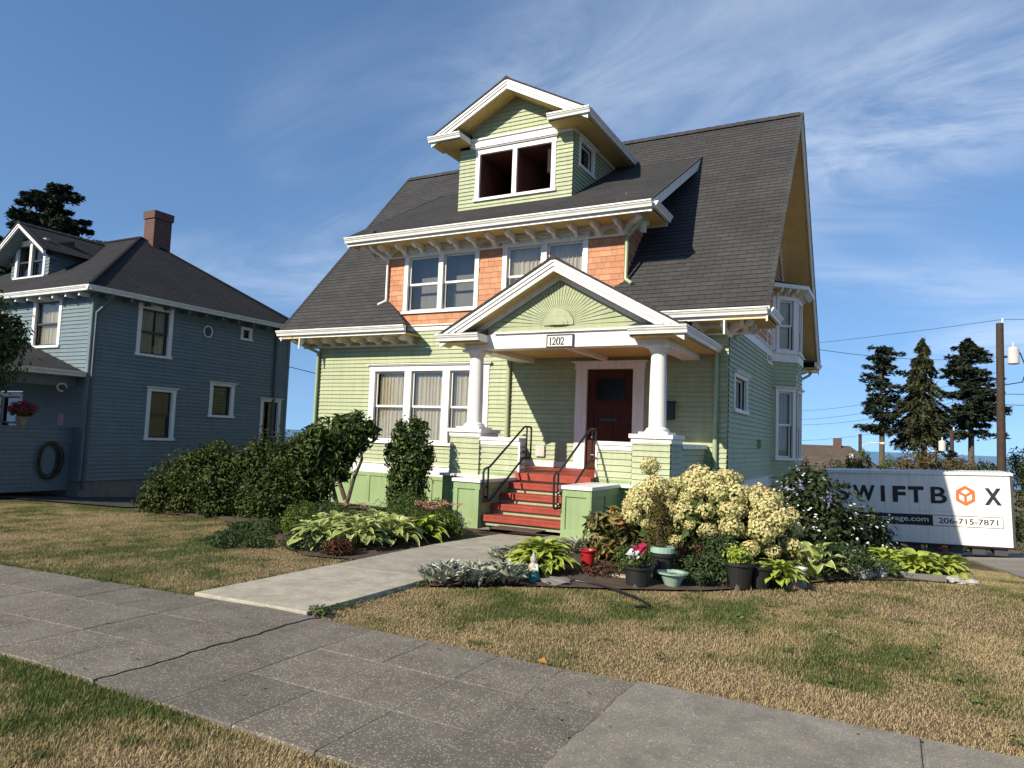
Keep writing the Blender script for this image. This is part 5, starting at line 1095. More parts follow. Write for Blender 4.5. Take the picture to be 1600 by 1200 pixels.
# sedum flowers: dusty pink flat heads
for (x, y, n, lab) in ((-6.05, 9.05, 15, 'pink headed sedum clump beside the left stair cheek'), (-6.8, 8.15, 4, 'few pink sedum heads rising out of the hostas')):
    t = shrub('sedum', lab, 'plant', (x, y, 0), [(x, y, .16, .30, .26, .17)], 700, .05, 'green', aspect=.5); sm = MB()
    for i in range(n):
        p = np.array((x + random.uniform(-.32, .32), y + random.uniform(-.3, .2), random.uniform(.33, .46))); d = rng.normal(size=(46, 3)) * np.array([.038, .038, .012]); leafmesh('flower_head', p + d, rng.normal(size=(46, 3)) * .5 + np.array([0, 0, 1]), np.full(46, .022), rng.random(46), M['pink'], t, .9, .05); sm.tube([(x + (p[0] - x) * .4, y + (p[1] - y) * .4, .02), tuple(p)], .005, 4)
    sm.build('flower_stalk', M['box'], t)
# potted plants
def pot(name, label, x, y, r, h, mat, rim=.015, taper=.8, soil=True):
    z = g1(x, y) - .005; prof = [(r * taper * .92, 0), (r * taper, .012), (r * .97, h * .9), (r + rim, h * .9), (r + rim, h), (r - .012, h), (r - .03, h * .86)]
    t = thing(name, label, 'pot', (x, y, z)); o = MB().lathe(prof, (x, y, z), 22).build('body', M[mat], t, smooth=False); 
    if soil: MB().lathe([(r - .03, h * .84), (.001, h * .88)], (x, y, z), 14).build('soil', M['soil'], t)
    return t
pot('flower_pot', 'low black pot of white and burgundy flowers at the bed edge', -2.28, 7.12, .135, .20, 'blackpot', taper=.9)
pot('tall_planter', 'tall dark planter with pale green glazed collar holding the little conifer', -2.14, 7.50, .12, .30, 'blackpot')
MB().lathe([(.125, .30), (.145, .32), (.14, .40), (.125, .42), (.10, .41)], (-2.14, 7.5, 0), 20)
c_ = tag(MB().lathe([(.122, .297), (.132, .305), (.128, .355), (.118, .362), (.09, .35)], (-2.14, 7.5, 0), 20).build('glazed_collar', M['greenpot']), 'pale green glazed ring set on the tall dark planter', 'pot')
pot('glazed_bowl', 'wide pale green glazed bowl standing between the black pots', -1.98, 7.32, .135, .15, 'greenpot', rim=.025, taper=.55)
pot('nursery_pot', 'black nursery pot with a yellowing sedum in it', -1.40, 7.72, .15, .26, 'blackpot')
pot('nursery_pot', 'empty looking black nursery pot half hidden beside the lime hosta', -1.22, 7.88, .12, .22, 'blackpot')
pot('white_pot', 'small white pot next to the tipped ribbed pot', -.92, 8.52, .09, .15, 'whitepot')
x, y = -1.03, 8.28; mb = MB(); mb.lathe([(.005, .20), (.06, .195), (.13, .16), (.17, .09), (.185, 0), (.19, -.02)], (x, y, 0), 26); rp = tag(mb.build('ribbed_pot', M['ribpot']), 'tan ribbed pot turned upside down at the edge of the bed', 'pot')
for i, v in enumerate(rp.data.vertices):
    a = math.atan2(v.co.y - y, v.co.x - x); k = 1 + .05 * math.cos(13 * a); v.co.x = x + (v.co.x - x) * k * 1.2; v.co.y = y + (v.co.y - y) * k
shrub('potted_flowers', 'white and burgundy flowers with green leaves growing in the low black pot', 'plant', (-2.28, 7.12, .18), [(-2.28, 7.12, .24, .14, .14, .09)], 260, .06, 'green', floor=.17, aspect=.35)
for c, m_, lab in (((-2.31, 7.05, .33), 'whitepetal', 'white pansy bloom over the low black pot'), ((-2.25, 7.07, .38), 'magenta', 'burgundy bloom over the low black pot')):
    d = rng.normal(size=(22, 3)) * .025; tag(leafmesh('bloom', np.array(c) + d, rng.normal(size=(22, 3)) + np.array([0, -1, .3]), np.full(22, .05), rng.random(22), M[m_], None, .9, .05), lab, 'flower')
shrub('potted_sedum', 'yellow sedum with pale pink tops growing in the black nursery pot', 'plant', (-1.4, 7.72, .24), [(-1.4, 7.72, .33, .15, .14, .11)], 620, .045, 'hosta_lime', floor=.23, aspect=.5)
# rocks
def rock(label, x, y, r, sq=.6, mat='rock', group=None):
    g = np.random.default_rng(int((x + 50) * 1000 + y * 77)); import bmesh
    bm = bmesh.new(); bmesh.ops.create_icosphere(bm, subdivisions=3, radius=r); ph = g.random((5, 3)) * 6
    for v in bm.verts:
        q = v.co / r; k = 1 + sum(.10 * math.sin(3.1 * (i + 1) * .7 * (q.x * math.cos(ph[i, 0]) + q.y * math.sin(ph[i, 0]) + q.z * math.cos(ph[i, 1])) + ph[i, 2]) for i in range(5)); v.co *= k; v.co.z *= sq; v.co.z = max(v.co.z, -r * .25)
    me = bpy.data.meshes.new('rock'); bm.to_mesh(me); bm.free(); me.materials.append(M[mat]); o = bpy.data.objects.new('rock', me); COL.objects.link(o); o.location = (x, y, g1(x, y) + r * .15); tag(o, label, 'rock', group); return o
rock('pale angular rock at the right end of the flower bed', -.32, 9.3, .15, .75); rock('taller pale rock leaning beside the angular rock', -.2, 9.5, .14, .9); rock('flat pale stone behind the angular rocks', .05, 9.85, .11, .5); rock('flat pale stone under the lime clump', .2, 9.75, .10, .5); rock('broken stone at the far right edge of the bed', .62, 9.95, .13, .35); rock('low broken stone beside the driveway end of the bed', .8, 10.0, .10, .35); rock('round tan pebble beside the garden gnome', -3.42, 6.45, .05, .85); rock('flat grey stepping stone half sunk before the lime hosta', -3.0, 6.72, .15, .2, 'foundation')
MB().box(0, .1, 0, .1, 0, .1)
tag(MB().hexa([(.0, 9.55, -.02), (.55, 9.75, -.02), (.54, 9.79, -.02), (-.01, 9.59, -.02), (.0, 9.55, .05), (.55, 9.75, .05), (.54, 9.79, .05), (-.01, 9.59, .05)]).build('edging_board', M['foundation']), 'short pale edging board in front of the bare soil', 'edging')
tag(MB().box(-2.62, -2.42, 7.25, 7.36, -.01, .05).build('edging_brick', M['ribpot'], bev=.008), 'tan brick lying on the soil beside the low black pot', 'brick')
# gnome figurine
gx, gy = -3.22, 6.62; gt = thing('garden_gnome', 'small white garden figurine with teal base in front of the lime hosta', 'figurine', (gx, gy, 0))
MB().lathe([(.07, -.01), (.075, .02), (.06, .09), (.065, .10), (.05, .11)], (gx, gy, 0), 14).build('base', M['teal'], gt, smooth=True)
MB().lathe([(.05, .105), (.056, .13), (.045, .17), (.026, .19), (.032, .205), (.035, .22), (.028, .24), (.026, .245), (.015, .275), (.003, .30)], (gx, gy, 0), 14).build('figure', M['rock'], gt, smooth=True)
MB().tube([(gx + .05, gy - .03, .18), (gx + .075, gy - .06, .13), (gx + .03, gy - .075, .14)], .016, 6).build('arm', M['whitepot'], gt, smooth=True)
ro = thing('red_ornament', 'glossy red garden ornament with a rimmed top beside the peony', 'ornament', (-2.95, 7.42, 0)); MB().lathe([(.07, -.01), (.075, .02), (.07, .12), (.075, .22), (.095, .24), (.095, .255), (.075, .25), (.06, .2)], (-2.95, 7.42, 0), 18).build('cup', M['redorn'], ro, smooth=True)
# hose along the bed edge
hp = [(-3.35, 6.50), (-3.1, 6.62), (-2.85, 6.85), (-2.6, 6.83), (-2.35, 6.68), (-2.1, 6.50), (-1.92, 6.30), (-1.90, 6.18), (-1.98, 6.12)]
tag(MB().tube([(x, y, .02) for x, y in hp], .012, 8).build('soaker_hose', M['black'], smooth=True), 'thin black hose curving from the bed onto the right lawn', 'hose')
# soil beds
def bed(name, poly, label=None):
    V = []; c = np.mean(np.array(poly), 0); n = len(poly); mb = MB(); rings = (1.0, .8, .5, .2)
    for k in range(3):
        for i in range(n):
            P4 = [];
            for rr, j in ((rings[k], i), (rings[k], (i + 1) % n), (rings[k + 1], (i + 1) % n), (rings[k + 1], i)):
                q = c + (np.array(poly[j]) - c) * rr; P4.append((q[0], q[1], g1(*q) + (0 if rr == 1 else .03)))
            mb.face(P4)
    mb.face([(c[0] + (p[0] - c[0]) * .2, c[1] + (p[1] - c[1]) * .2, g1(*c) + .03) for p in poly]); return struct(mb.build(name, M['soil'], smooth=True))
bed('garden_soil', [(-5.42, 6.6), (-5.42, 10.1), (-6.4, 10.15), (-7.4, 11.35), (-13.2, 13.9), (-13.4, 9.0), (-10.5, 8.8), (-8.2, 7.85), (-7.0, 6.9), (-6.2, 6.5)])
bed('garden_soil', [(-3.98, 5.75), (-3.3, 6.35), (-2.4, 6.85), (-1.7, 7.3), (-1.1, 8.0), (-.5, 9.0), (.3, 9.6), (.9, 10.0), (.7, 11.0), (-1.0, 12.2), (-2.6, 13.9), (-3.1, 11.3), (-3.98, 10.0)])
# --- lawn blades
def blades(name, x0, x1, y0, y1, n, inside, hmin, hmax, label):
    x = rng.uniform(x0, x1, n); y = rng.uniform(y0, y1, n); k = inside(x, y); x, y = x[k], y[k]; n = len(x); g = np.clip(greenness(x, y) + rng.normal(0, .16, n), 0, 1)
    h = rng.uniform(hmin * .6, hmax, n) * np.where(rng.random(n) < .05, 1.6, 1) * (.7 + .55 * g) * (.7 + .6 * vnoise(x, y, 3.1, 3)); a = rng.random(n) * 6.283; lean = rng.uniform(.15, 1.25, n) * (1.25 - .55 * g); z = gz(x, y) - .02
    w = rng.uniform(.0011, .0026, n); ca_, sa_ = np.cos(a), np.sin(a); P0 = np.stack([x, y, z], 1); tip = P0 + np.stack([ca_ * lean * h, sa_ * lean * h, h / np.sqrt(1 + lean ** 2 * .5)], 1); mid = P0 * .5 + tip * .5 + np.stack([0 * h, 0 * h, h * .14], 1); sd = np.stack([-sa_ * w, ca_ * w, 0 * w], 1)
    V = np.stack([P0 - sd, P0 + sd, mid + sd * .8, mid - sd * .8, tip], 1).reshape(-1, 3); i = np.arange(n)[:, None] * 5; T = np.concatenate([i + np.array([[0, 1, 2]]), i + np.array([[0, 2, 3]]), i + np.array([[3, 2, 4]])], 1).reshape(-1, 3)
    lv = np.where(g < .5, g * .9, .5 + (g - .5) * .95) + rng.normal(0, .08, n); lv = np.clip(lv, 0, 1)
    o = rawmesh(name, V, T, np.repeat(lv, 5), M['grass'], None, 'stuff'); tag(o, label, 'grass'); return o
def poly_in(poly):
    A = np.array(poly)
    def f(x, y):
        r = np.zeros(len(x), bool); j = len(A) - 1
        for i in range(len(A)):
            xi, yi = A[i]; xj_, yj = A[j]; r ^= ((yi > y) != (yj > y)) & (x < (xj_ - xi) * (y - yi) / (yj - yi + 1e-12) + xi); j = i
        return r
    return f
right_lawn = [(-4.02, 4.265), (6.2, 4.295), (6.2, 9.8), (1.75, 9.8), (1.75, 20), (-2.0, 20), (-.8, 12.1), (.8, 11.0), (.95, 10.0), (.3, 9.55), (-.5, 8.95), (-1.1, 7.95), (-1.7, 7.25), (-2.4, 6.8), (-3.3, 6.3), (-4.02, 5.7)]
blades('lawn_grass', -4.1, 3.2, 4.2, 7.2, 230000, poly_in(right_lawn), .012, .027, 'patchy dry and green lawn on the right of the walk')
blades('lawn_grass', -2.6, 5.0, 7.2, 15.5, 300000, poly_in(right_lawn), .014, .032, 'thin lawn sloping towards the driveway and container')
left_lawn = [(-5.37, 4.255), (-5.37, 6.55), (-6.2, 6.55), (-7.0, 6.95), (-8.2, 7.9), (-10.5, 8.85), (-13.4, 9.15), (-20, 9.25), (-20, 4.255)]
blades('lawn_grass', -17, -5.3, 4.2, 9.2, 260000, poly_in(left_lawn), .012, .027, 'short half dry lawn between the walk and the neighbouring drive')
strip = lambda x, y: (y < 2.555 + .02 * np.sin(x * 7) + .03 * (vnoise(x, y, 6, 4) - .5))
blades('verge_grass', -7, .2, 1.3, 2.6, 150000, strip, .012, .030, 'grass verge between the sidewalk and the street')
# weeds along the paving edges and in the lawn, and bits of leaf litter
wc = [(random.uniform(-14, -5.5), 4.27 + random.uniform(-.02, .05)) for _ in range(46)] + [(-5.38 - random.uniform(0, .06), random.uniform(4.3, 6.5)) for _ in range(26)] + [(-4.02 + random.uniform(-.0, .05), random.uniform(4.3, 5.8)) for _ in range(14)] + [(random.uniform(-3.9, 2.5), random.uniform(4.4, 7)) for _ in range(40)] + [(random.uniform(-13, -6), random.uniform(4.4, 7)) for _ in range(40)]
wc = np.repeat(np.array(wc), 16, 0); a_ = rng.random(len(wc)) * 6.283; r_ = rng.uniform(.008, .05, len(wc)); P_ = np.stack([wc[:, 0] + r_ * np.cos(a_), wc[:, 1] + r_ * np.sin(a_), gz(wc[:, 0], wc[:, 1]) + rng.uniform(.004, .035, len(wc))], 1)
tag(leafmesh('lawn_weeds', P_, np.stack([np.cos(a_) * .5, np.sin(a_) * .5, np.ones(len(wc))], 1) + rng.normal(size=P_.shape) * .3, rng.uniform(.018, .042, len(wc)), rng.random(len(wc)), M['green'], None, .5, .1, 'stuff'), 'small broad leaved weeds along the paving edges and in the lawn', 'weeds')
n_ = 150; lx = rng.uniform(-8, 1.5, n_); ly = np.where(rng.random(n_) < .6, rng.uniform(2.6, 4.25, n_), rng.uniform(4.3, 6.2, n_)); P_ = np.stack([lx, ly, gz(lx, ly) + .017], 1)
tag(leafmesh('leaf_litter', P_, rng.normal(size=(n_, 3)) * .25 + np.array([0, 0, 1.]), rng.uniform(.010, .032, n_), rng.random(n_), M['maple'], None, .6, .12, 'stuff'), 'scattered dry leaf litter on the sidewalk and lawn', 'litter')
# weeds in the walk corner
shrub('weed', 'small green weed growing in the joint where walk and sidewalk meet', 'weed', (-3.99, 4.34, 0), [(-3.98, 4.36, .035, .10, .07, .05)], 160, .035, 'green')
tag(leafmesh('fallen_leaf', np.array([[-1.98, 4.24, .03]]), np.array([[.2, -.3, 1.]]), np.array([.075]), np.array([.95]), M['peony'], None, .7, .2), 'single orange leaf fallen on the sidewalk edge', 'leaf')
# ------------------------------------------------------------------ trees
def conifer(name, label, x, y, h, r, z0, mat, tiers=26, bare=.2, n=9000, droop=.25, size=.30, seed=1, gaps=.2, group=None, prof=None):
    g = np.random.default_rng(seed); z = g1(x, y) if z0 is None else z0; t = thing(name, label, 'tree', (x, y, z), group); tr = MB(); tr.tube([(x, y, z - .3), (x + .05, y, z + h * .5), (x, y, z + h * .98)], [.022 * h * .8, .013 * h, .02], 9); trunk = tr.build('trunk', M['bark'], t, smooth=True)
    P_, Nn, U_ = [], [], []; br = MB(); per = max(4, n // (tiers * 6))
    for i in range(tiers):
        q = (i + .5) / tiers; zz_ = z + h * (bare + (1 - bare) * q); pr_ = (1 - q) ** .75 if prof is None else prof(q)
        for k in range(6):
            if g.random() < gaps: continue
            a = g.random() * 6.283; L_ = r * pr_ * g.uniform(.35, 1.25) + .1; zz_ += g.normal() * .12 * h / tiers * 3; d = np.array([math.cos(a), math.sin(a), 0]); e_ = np.array([x, y, zz_]) + d * L_ + np.array([0, 0, -droop * L_ + .1 * L_])
            br.tube([(x, y, zz_), tuple(e_)], .012 * h * .25 * (1 - q) + .012, 4, cap=False, r2=.006)
            m_ = int(per * (.35 + pr_ * 1.1)); s = g.random(m_) ** .7; base = np.array([x, y, zz_]) + (e_ - np.array([x, y, zz_])) * s[:, None]; side_ = np.array([-d[1], d[0], 0]); wv = (.26 * L_ * (1.1 - s)) [:, None] * g.normal(size=(m_, 1)) * .8
            P_.append(base + side_ * wv + np.stack([0 * s, 0 * s, -abs(g.normal(size=m_)) * .07 * L_ - .03 + .05 * g.normal(size=m_)], 1)); Nn.append(np.array([0, 0, 1.]) + g.normal(size=(m_, 3)) * .55); U_.append(np.tile(d, (m_, 1)) * 1.0 + side_ * np.sign(wv) * .6 + np.array([0, 0, -droop]))
    br.build('limbs', M['bark'], t); P_, Nn, U_ = map(np.concatenate, (P_, Nn, U_)); leafmesh('crown', P_, Nn, size * g.uniform(.6, 1.25, len(P_)), np.clip(g.normal(.42, .25, len(P_)), 0, 1), M[mat], t, .34, .05, updir=U_); return t
conifer('fir_tree', 'slender dark fir with sparse uneven branches beside the broad cedar', -.72, 60, 14.2, 2.1, -4.5, 'conifer', 24, .52, 9500, .12, .42, 21, .25, prof=lambda q: .35 + .65 * (1 - q) ** .8 if q > .12 else .6)
conifer('cedar_tree', 'broad olive green drooping cedar between two dark firs', 2.0, 60, 14.4, 1.95, -4.5, 'cedar', 38, .50, 24000, .8, .36, 22, .05, prof=lambda q: min(1, 1.6 * (1 - q) ** .85) * (.75 + .25 * min(1, q * 6)))
conifer('fir_tree', 'dense dark fir beside the utility pole', 4.9, 60, 14.3, 1.95, -4.5, 'conifer', 28, .54, 16000, .08, .42, 23, .1, prof=lambda q: min(1, 1.35 * (1 - q) ** .6))
conifer('big_conifer', 'large dark evergreen rising behind the blue house roof', -56.0, 30, 19.0, 6.6, .3, 'conifer', 38, .25, 80000, .05, .55, 24, .04, prof=lambda q: (1 - q) ** .58)
shrub('backyard_tree', 'yellow green leafy tree beyond the blue house', 'tree', (-64, 30, -1), [(-64, 30, 11.5, 3.6, 3, 3.2), (-67, 30, 10, 3.5, 3, 3.5)], 9000, .35, 'hedge', stems=([(-64, 30, -1.2), (-64, 30, 9), (-64.5, 30, 11)],), stem_r=.3)
def street_tree():
    x, y = -17.55, 7.6; t = shrub('street_tree', 'dark leafy tree standing at the left beside the blue porch', 'tree', (x, y, g1(x, y)), [(x, y, 3.0, 1.25, 1.3, 1.3), (x - .9, y - .3, 2.4, 1.0, 1.1, 1.1), (x + .2, y, 2.2, .8, .9, .8)], 26000, .13, 'camellia', stems=([(x - .4, y, g1(x, y) - .1), (x - .38, y, 1.2), (x - .3, y, 2.6)],), stem_r=.09); return t
street_tree()
for i, (x, y, h, r) in enumerate(((-22, -25, 14.5, 4.2), (-13, -27, 15.5, 4.6), (-4, -25, 13.5, 4.0), (6, -28, 15, 4.4), (16, -26, 14, 4.2))):  # unseen trees added to reflect in the windows and block low sky light
    lab = ('unseen round leafy tree added across the street, opposite the blue house', 'tallest unseen leafy tree added across the street, facing the gap between the houses', 'unseen narrow leafy tree added across the street, facing the front steps', 'unseen broad leafy tree added across the street, facing the right lawn', 'unseen leafy tree added across the street, opposite the driveway')[i]
    shrub('unseen_street_tree', lab, 'tree', (x, y, 0), [(x, y, h - r, r, r, r), (x + 1.2, y, h - r * 1.8, r * .8, r * .8, r * .8), (x - 1.4, y + .5, h - r * 1.7, r * .8, r * .8, r * .9), (x, y, h - r * 2.1, r * .8, r * .8, r * .6)], 5200, .55, 'hedge', stems=([(x, y, -.1), (x + .2, y, h * .4), (x, y, h * .7)],), stem_r=.28)
struct(grid_mesh('street', np.arange(-60, 60.1, 2.), np.arange(-11, -.79, 1.), M['asphalt'], .012, False))
# flowers on the blue porch
fp = thing('geranium_pot', 'pot of magenta flowers standing on the blue porch wall', 'pot', (-19.1, 9.9, 1.28)); MB().lathe([(.09, 1.28), (.13, 1.46), (.14, 1.47), (.14, 1.50), (.11, 1.49)], (-19.1, 9.9, 0), 14).build('body', M['ribpot'], fp)
P_, Nn = lumpy(420, [(-19.1, 9.9, 1.66, .24, .28, .17)], .5); leafmesh('foliage', P_, Nn + rng.normal(size=P_.shape) * .6, np.full(len(P_), .07), rng.random(len(P_)), M['green'], fp, .8); P_, Nn = lumpy(420, [(-19.1, 9.9, 1.70, .26, .32, .18)], .15); leafmesh('flowers', P_, Nn + rng.normal(size=P_.shape) * .4, np.full(len(P_), .05), rng.random(len(P_)), M['magenta'], fp, .9)
tag(MB().box(-19.02, -18.99, 10.72, 10.86, 1.32, 1.62).build('hanging_cloth', paint('pink_cloth', (.42, .22, .30), .9)), 'pinkish cloth hanging over the blue porch wall', 'cloth')
# background behind the container
def topped(name, lab, x, y, top, rx, rz_, m_, n, size=.13):
    """shrub of given top height standing on the slope"""
    g = g1(x, y); zc = top - rz_
    shrub(name, lab, 'shrub', (x, y, g), [(x, y, zc, rx, min(1.1, rx), rz_), (x + rx * .45, y, zc - .1, rx * .55, .8, rz_ * .85), (x - rx * .45, y + .1, zc - .15, rx * .55, .8, rz_ * .8), (x, y, (zc + g) / 2, rx * .9, .9, max(.3, (zc - g) * .6))], n, size, m_)
for x, y, top, r, m_, lab in ((-3.15, 27, 1.5, .42, 'cyp', 'pointed green cypress beside the far brown roof'), (-2.75, 27.6, 1.15, .35, 'cyp', 'short green cypress behind the lacecap shrub'), (-1.42, 31, 1.45, .36, 'cyp', 'clipped green cypress, first of the pair behind the container'), (-.95, 31.2, 1.52, .36, 'cyp', 'clipped green cypress, second of the pair behind the container'), (-.12, 33, 1.35, .38, 'cyp', 'green cypress in front of the slender fir')):
    z = g1(x, y); shrub('cypress', lab, 'shrub', (x, y, z), [(x, y, top - 1.3, r, r, .9), (x, y, top - .55, r * .7, r * .7, .55), (x, y, z + .8, r, r, .9)], 3000, .10, m_, aspect=.35)
for a in (('russet leaved shrub behind the storage container', .75, 35, 1.55, .75, .6, 'maple', 2600), ('sparse pinkish shrub in front of the cedar trunk', 1.35, 35.6, 1.9, .45, .7, 'maple', 1300), ('reddish green shrub mass behind the container top', 2.3, 36, 1.4, .85, .6, 'maple', 3200), ('green shrub beside the utility pole foot', 3.35, 36.6, 1.3, .8, .6, 'hedge', 3200), ('leafy green shrub to the right of the utility pole', 5.2, 38, 2.0, .9, 1.0, 'hedge', 3600), ('tall green shrub past the container end', 5.6, 33, 1.2, .9, 1.0, 'green', 3200), ('green shrub between the far roof and the container', -2.0, 33, 1.0, .8, .7, 'hedge', 2600), ('olive shrub behind the slender fir trunk', .1, 37, 1.2, .8, .7, 'cedar', 2600), ('green shrub at the rear corner of the green house', -2.3, 25.6, .9, .45, .7, 'green', 2400)):
    topped('back_shrub', *a)
conifer('young_fir', 'short young conifer behind the container near the far pole', 2.9, 46, 4.9, 1.3, -3.1, 'conifer', 16, .1, 1500, .1, .35, 31, .1); conifer('young_fir', 'short young conifer to the right of the utility pole', 7.0, 46, 5.3, 1.5, -3.1, 'conifer', 16, .1, 1700, .1, .35, 32, .1)
# far house
fh = thing('far_house', 'low brown roofed house with small brick chimney beyond the hedges', 'house', (-2.9, 47, -3.4)); MB().box(-5.2, -.9, 45, 51, -3.6, .2).build('walls', M['bluewhite'], fh)
mb = slope((0, 44.6, .1), (1, 0, 0), (0, .88, .47), 3.4, lambda s: [(-5.6, -.2 - s * .6)], .17); mb.face([(-5.6, 44.6, .1), (-5.6, 50.6, .1), (-5.6, 47.6, 1.7)]); mb.face([(-.2, 44.6, .1), (-.2, 50.6, .1), (-2.24, 47.6, 1.7)]); mb.build('roof', M['roof3'], fh)
mb = MB(); mb.tube([(-5.62, 44.55, .08), (-5.62, 47.6, 1.68)], .09, 4); mb.build('bargeboard', M['white'], fh)
c = MB(); ubox(c, -3.15, -2.7, 47.2, 47.65, 1.3, 2.15); c.build('chimney', M['brick'], fh); MB().box(-2.2, -2.0, 46.2, 46.35, 1.0, 1.25).build('roof_vent', M['bluewhite'], fh)
# ------------------------------------------------------------------ poles and wires
def upole(label, x, y, top, r, trans=None):
    z = g1(x, y); t = thing('utility_pole', label, 'pole', (x, y, z)); MB().tube([(x, y, z - .4), (x, y, top)], r, 12, r2=r * .72).build('shaft', M['wood'], t, smooth=True)
    if trans:
        tx, tz, s = trans; MB().lathe([(.20 * s, 0), (.24 * s, .03), (.24 * s, .72 * s), (.2 * s, .78 * s), (.05 * s, .82 * s)], (x + tx, y, tz), 16).build('transformer', M['plastic'], t); MB().box(x, x + tx, y - .04, y + .04, tz + .3 * s, tz + .4 * s).build('mount', M['black'], t); MB().tube([(x + tx, y, tz + .8 * s), (x + tx, y, tz + 1.05 * s)], .04, 6).build('insulator', M['plastic'], t)
        MB().tube([(x + tx + .22, y, tz + .5), (x + tx + .45, y, tz - .2), (x + tx + .3, y, tz - .75), (x, y, tz - .9)], .025, 6).build('drop_cable', M['black'], t)
    MB().tube([(x + .1, y, top), (x + .1, y, top + .22)], .05, 6).build('insulator', M['plastic'], t); return t
upole('tall dark utility pole with a grey transformer beyond the container', 4.03, 36, 7.05, .19, (.46, 5.3, .9)); upole('distant short utility pole with a transformer can between the firs', 3.15, 50, 2.85, .14, (-.5, 1.6, .8))
sl_ = thing('street_light', 'street light on a brown pole beyond the brown roof', 'street light', (-1.78, 50, -3.7)); MB().tube([(-1.78, 50, -3.9), (-1.78, 50, 2.5)], .13, 10, r2=.1).build('pole', M['wood'], sl_, smooth=True); MB().tube([(-1.78, 50, 1.7), (-1.2, 50, 1.95), (-.6, 50, 1.98)], .04, 6).build('arm', M['plastic'], sl_); MB().lathe([(.02, 0), (.16, .03), (.14, .12), (.03, .16)], (-.5, 50, 1.88), 10).build('lamp_head', M['plastic'], sl_)
def wire(label, a, b, sag, r=.012, mat='black'):
    r *= .62; a, b = Vector(a), Vector(b); P_ = [a.lerp(b, i / 20) - Vector((0, 0, 4 * sag * (i / 20) * (1 - i / 20))) for i in range(21)]; tag(MB().tube(P_, r, 4, cap=False).build('power_line', M[mat]), label, 'wire')
PT_ = (4.03, 36, 7.2)
wire('thin power line running from the pole top to the left behind the house', PT_, (-30, 60, 9.5), .8, .015); wire('power line leaving the pole top to the right', PT_, (40, 33, 9), .8, .015); wire('service cable from the utility pole to the green house', (4.03, 36, 5.6), (-2.7, 23.2, 4.6), .25, .014)
for z, e_ in ((4.05, 3.9), (3.6, 3.3)): wire('communication cable crossing to the right of the pole at %s height' % ('upper' if z > 4 else 'lower'), (4.03, 36, z), (40, 34, e_ + 1.2), .5, .02)
for i, (z0_, z1_, nm) in enumerate(((5.0, 3.3, 'highest'), (4.6, 2.6, 'second'), (4.2, 2.2, 'third'), (3.6, .9, 'lowest'))): wire('%s sloping cable between the pole and the far roofs' % nm, (4.03, 36, z0_), (-9, 62, z1_ + 1.2), .6, .016)
wire('service cable from the blue house corner to the back', (-18.45, 18, 4.5), (-16, 45, 5.2), .5, .02); wire('lower service cable behind the gap between the two houses', (-18.45, 18, 3.6), (-15, 45, 2.6), .5, .02)
# ------------------------------------------------------------------ storage container
CL, CH, CD = 4.76, 2.05, 2.3
ct = bpy.data.objects.new('storage_container', None); COL.objects.link(ct); tag(ct, 'white portable storage container with black lettering parked on the driveway', 'container')
CMW = Matrix.Translation((-1.76, 24.0, -1.24)) @ Matrix.Rotation(R(-2.05), 4, 'Y'); ct.matrix_basis = CMW
def cpart(mb, name, mat, bev=0):
    o = mb.build(name, M[mat], None, bev=bev); o.parent = ct; return o
cpart(MB().box(.03, CL - .03, .02, CD, 0, CH - .06), 'body', 'container'); cpart(MB().box(0, .06, -.01, .06, -.02, CH - .05), 'corner_post', 'container'); cpart(MB().box(CL - .06, CL, -.01, .06, -.02, CH - .05), 'corner_post', 'sash')
cpart(MB().box(-.02, CL + .02, -.03, CD + .03, CH - .07, CH), 'roof_rail', 'container', .01); cpart(MB().box(-.01, CL + .01, -.02, .1, -.03, .02), 'bottom_rail', 'black')
for x in np.linspace(.1, CL - .5, 9): cpart(MB().box(x, x + .32, .05, CD - .05, -.22, -.03), 'skid_foot', 'sash')
mb = MB(); n = 44
for i in range(n): a, b = CL * i / n, CL * (i + 1) / n; mb.box(a + .02, b - .02, -.035, CD + .03, CH, CH + .022)
cpart(mb, 'roof_ribs', 'container'); cpart(MB().box(.05, CL - .05, .012, .021, .93, .936), 'panel_seam', 'plastic')
for x in (1.45, 2.95, 4.45): cpart(MB().box(x - .08, x + .08, .01, .021, CH - .22, CH - .12), 'vent_plate', 'container', .004)
cpart(MB().box(2.9, 3.15, -.025, -.015, -.14, -.06), 'reflector', 'redorn')
def ctext(s, u0, u1, z, h, mat, name, off=.0):
    rot = Matrix.Translation((0, 0, 0)) @ Matrix.Rotation(R(90), 4, 'X'); o = text(s, 1.0, mat, ct, Matrix.Identity(4), name, .004, off); o.parent = ct; o.matrix_parent_inverse = Matrix.Identity(4)
    xs = [v.co.x for v in o.data.vertices]; yy = [v.co.y for v in o.data.vertices]; sx = (u1 - u0) / (max(xs) - min(xs)); sy = h / (max(yy) - min(yy))
    o.matrix_basis = Matrix.Translation((u0 - min(xs) * sx, .014, z - min(yy) * sy)) @ rot @ Matrix.Diagonal((sx, sy, 1, 1)); return o
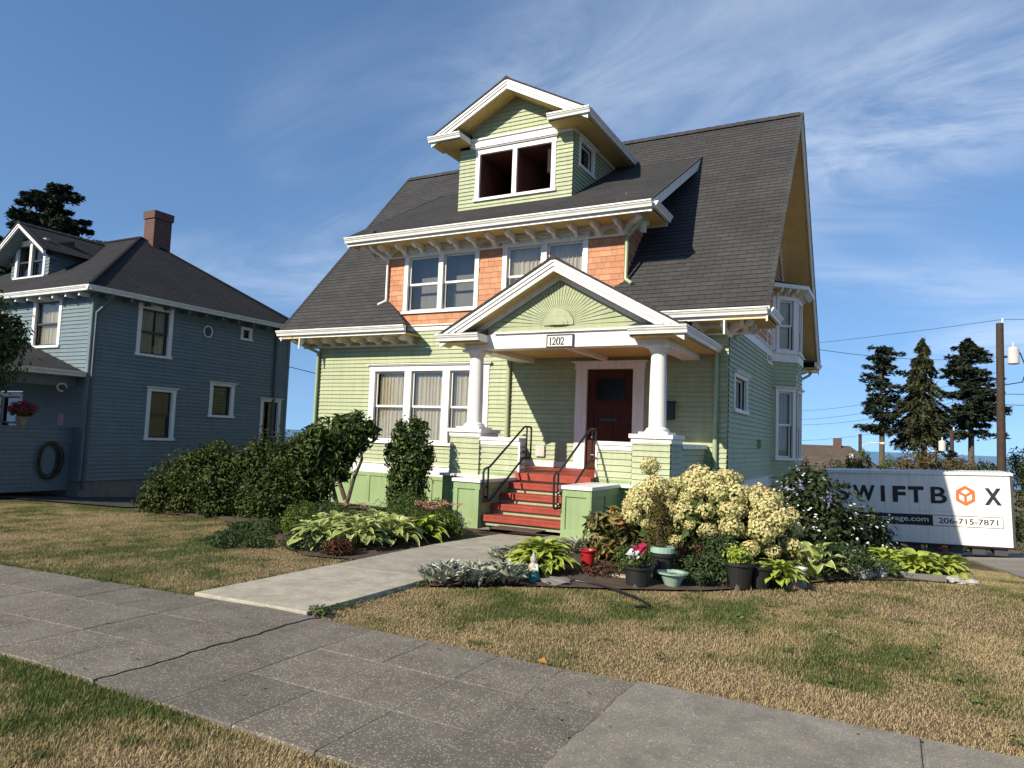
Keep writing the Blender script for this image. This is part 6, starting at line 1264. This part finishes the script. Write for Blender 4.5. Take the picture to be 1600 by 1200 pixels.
# letter cells measured along the panel
uo = lambda X: X + 1.76
cells = {'S': (-1.45, -1.1), 'W': (-1.0, -.40), 'I': (-.25, -.14), 'F': (.06, .40), 'T': (.46, .86), 'B': (1.03, 1.43), 'X': (2.33, 2.73)}
for ch_, (a, b) in cells.items(): ctext(ch_, uo(a), uo(b), 1.16, .47, 'lettering', 'letter', {'I': 0., 'B': .018, 'S': .02}.get(ch_, .04))
def hexlogo(uc, zc, r):
    mb = MB(); t = .085
    V = [(uc + r * .93 * math.sin(R(60 * i)), zc + r * math.cos(R(60 * i))) for i in range(6)]; W_ = [(uc + (p[0] - uc) * (1 - t / r * 1.1), zc + (p[1] - zc) * (1 - t / r * 1.1)) for p in V]
    for i in range(6):
        j = (i + 1) % 6; q = [V[i], V[j], W_[j], W_[i]]; mb.hexa([(p[0], .019, p[1]) for p in q] + [(p[0], .008, p[1]) for p in q])
    for n_, k in enumerate((1, 3, 5)):
        a, b = Vector((uc, zc, 0)), Vector((*W_[k], 0)); d = (b - a).normalized(); nn = Vector((-d.y, d.x, 0)) * .034; q = [a - nn - d * .02, b - nn, b + nn, a + nn - d * .02]
        mb.hexa([(p.x, .0185, p.y) for p in q] + [(p.x, .0092 + .0009 * n_, p.y) for p in q])
    return cpart(mb, 'cube_logo', 'orange')
hexlogo(uo(1.88), 1.40, .285)
cpart(MB().box(uo(-1.35), uo(1.06), .010, .019, .52, .83), 'web_banner', 'lettering'); o = ctext('swiftboxstorage.com', uo(-1.25), uo(.95), .585, .19, 'container', 'web_lettering', .008); o.matrix_basis = Matrix.Translation((0, -.008, 0)) @ o.matrix_basis
mb = MB(); 
for a, b, c, d in ((uo(1.06), uo(2.74), .52, .532), (uo(1.06), uo(2.74), .818, .83), (uo(2.728), uo(2.74), .52, .83)): mb.box(a, b, .011, .019, c, d)
cpart(mb, 'phone_frame', 'lettering'); ctext('206-715-7871', uo(1.20), uo(2.62), .60, .155, 'lettering', 'phone_lettering', .006)
print('shingles', NSH, 'objects', len(bpy.data.objects))
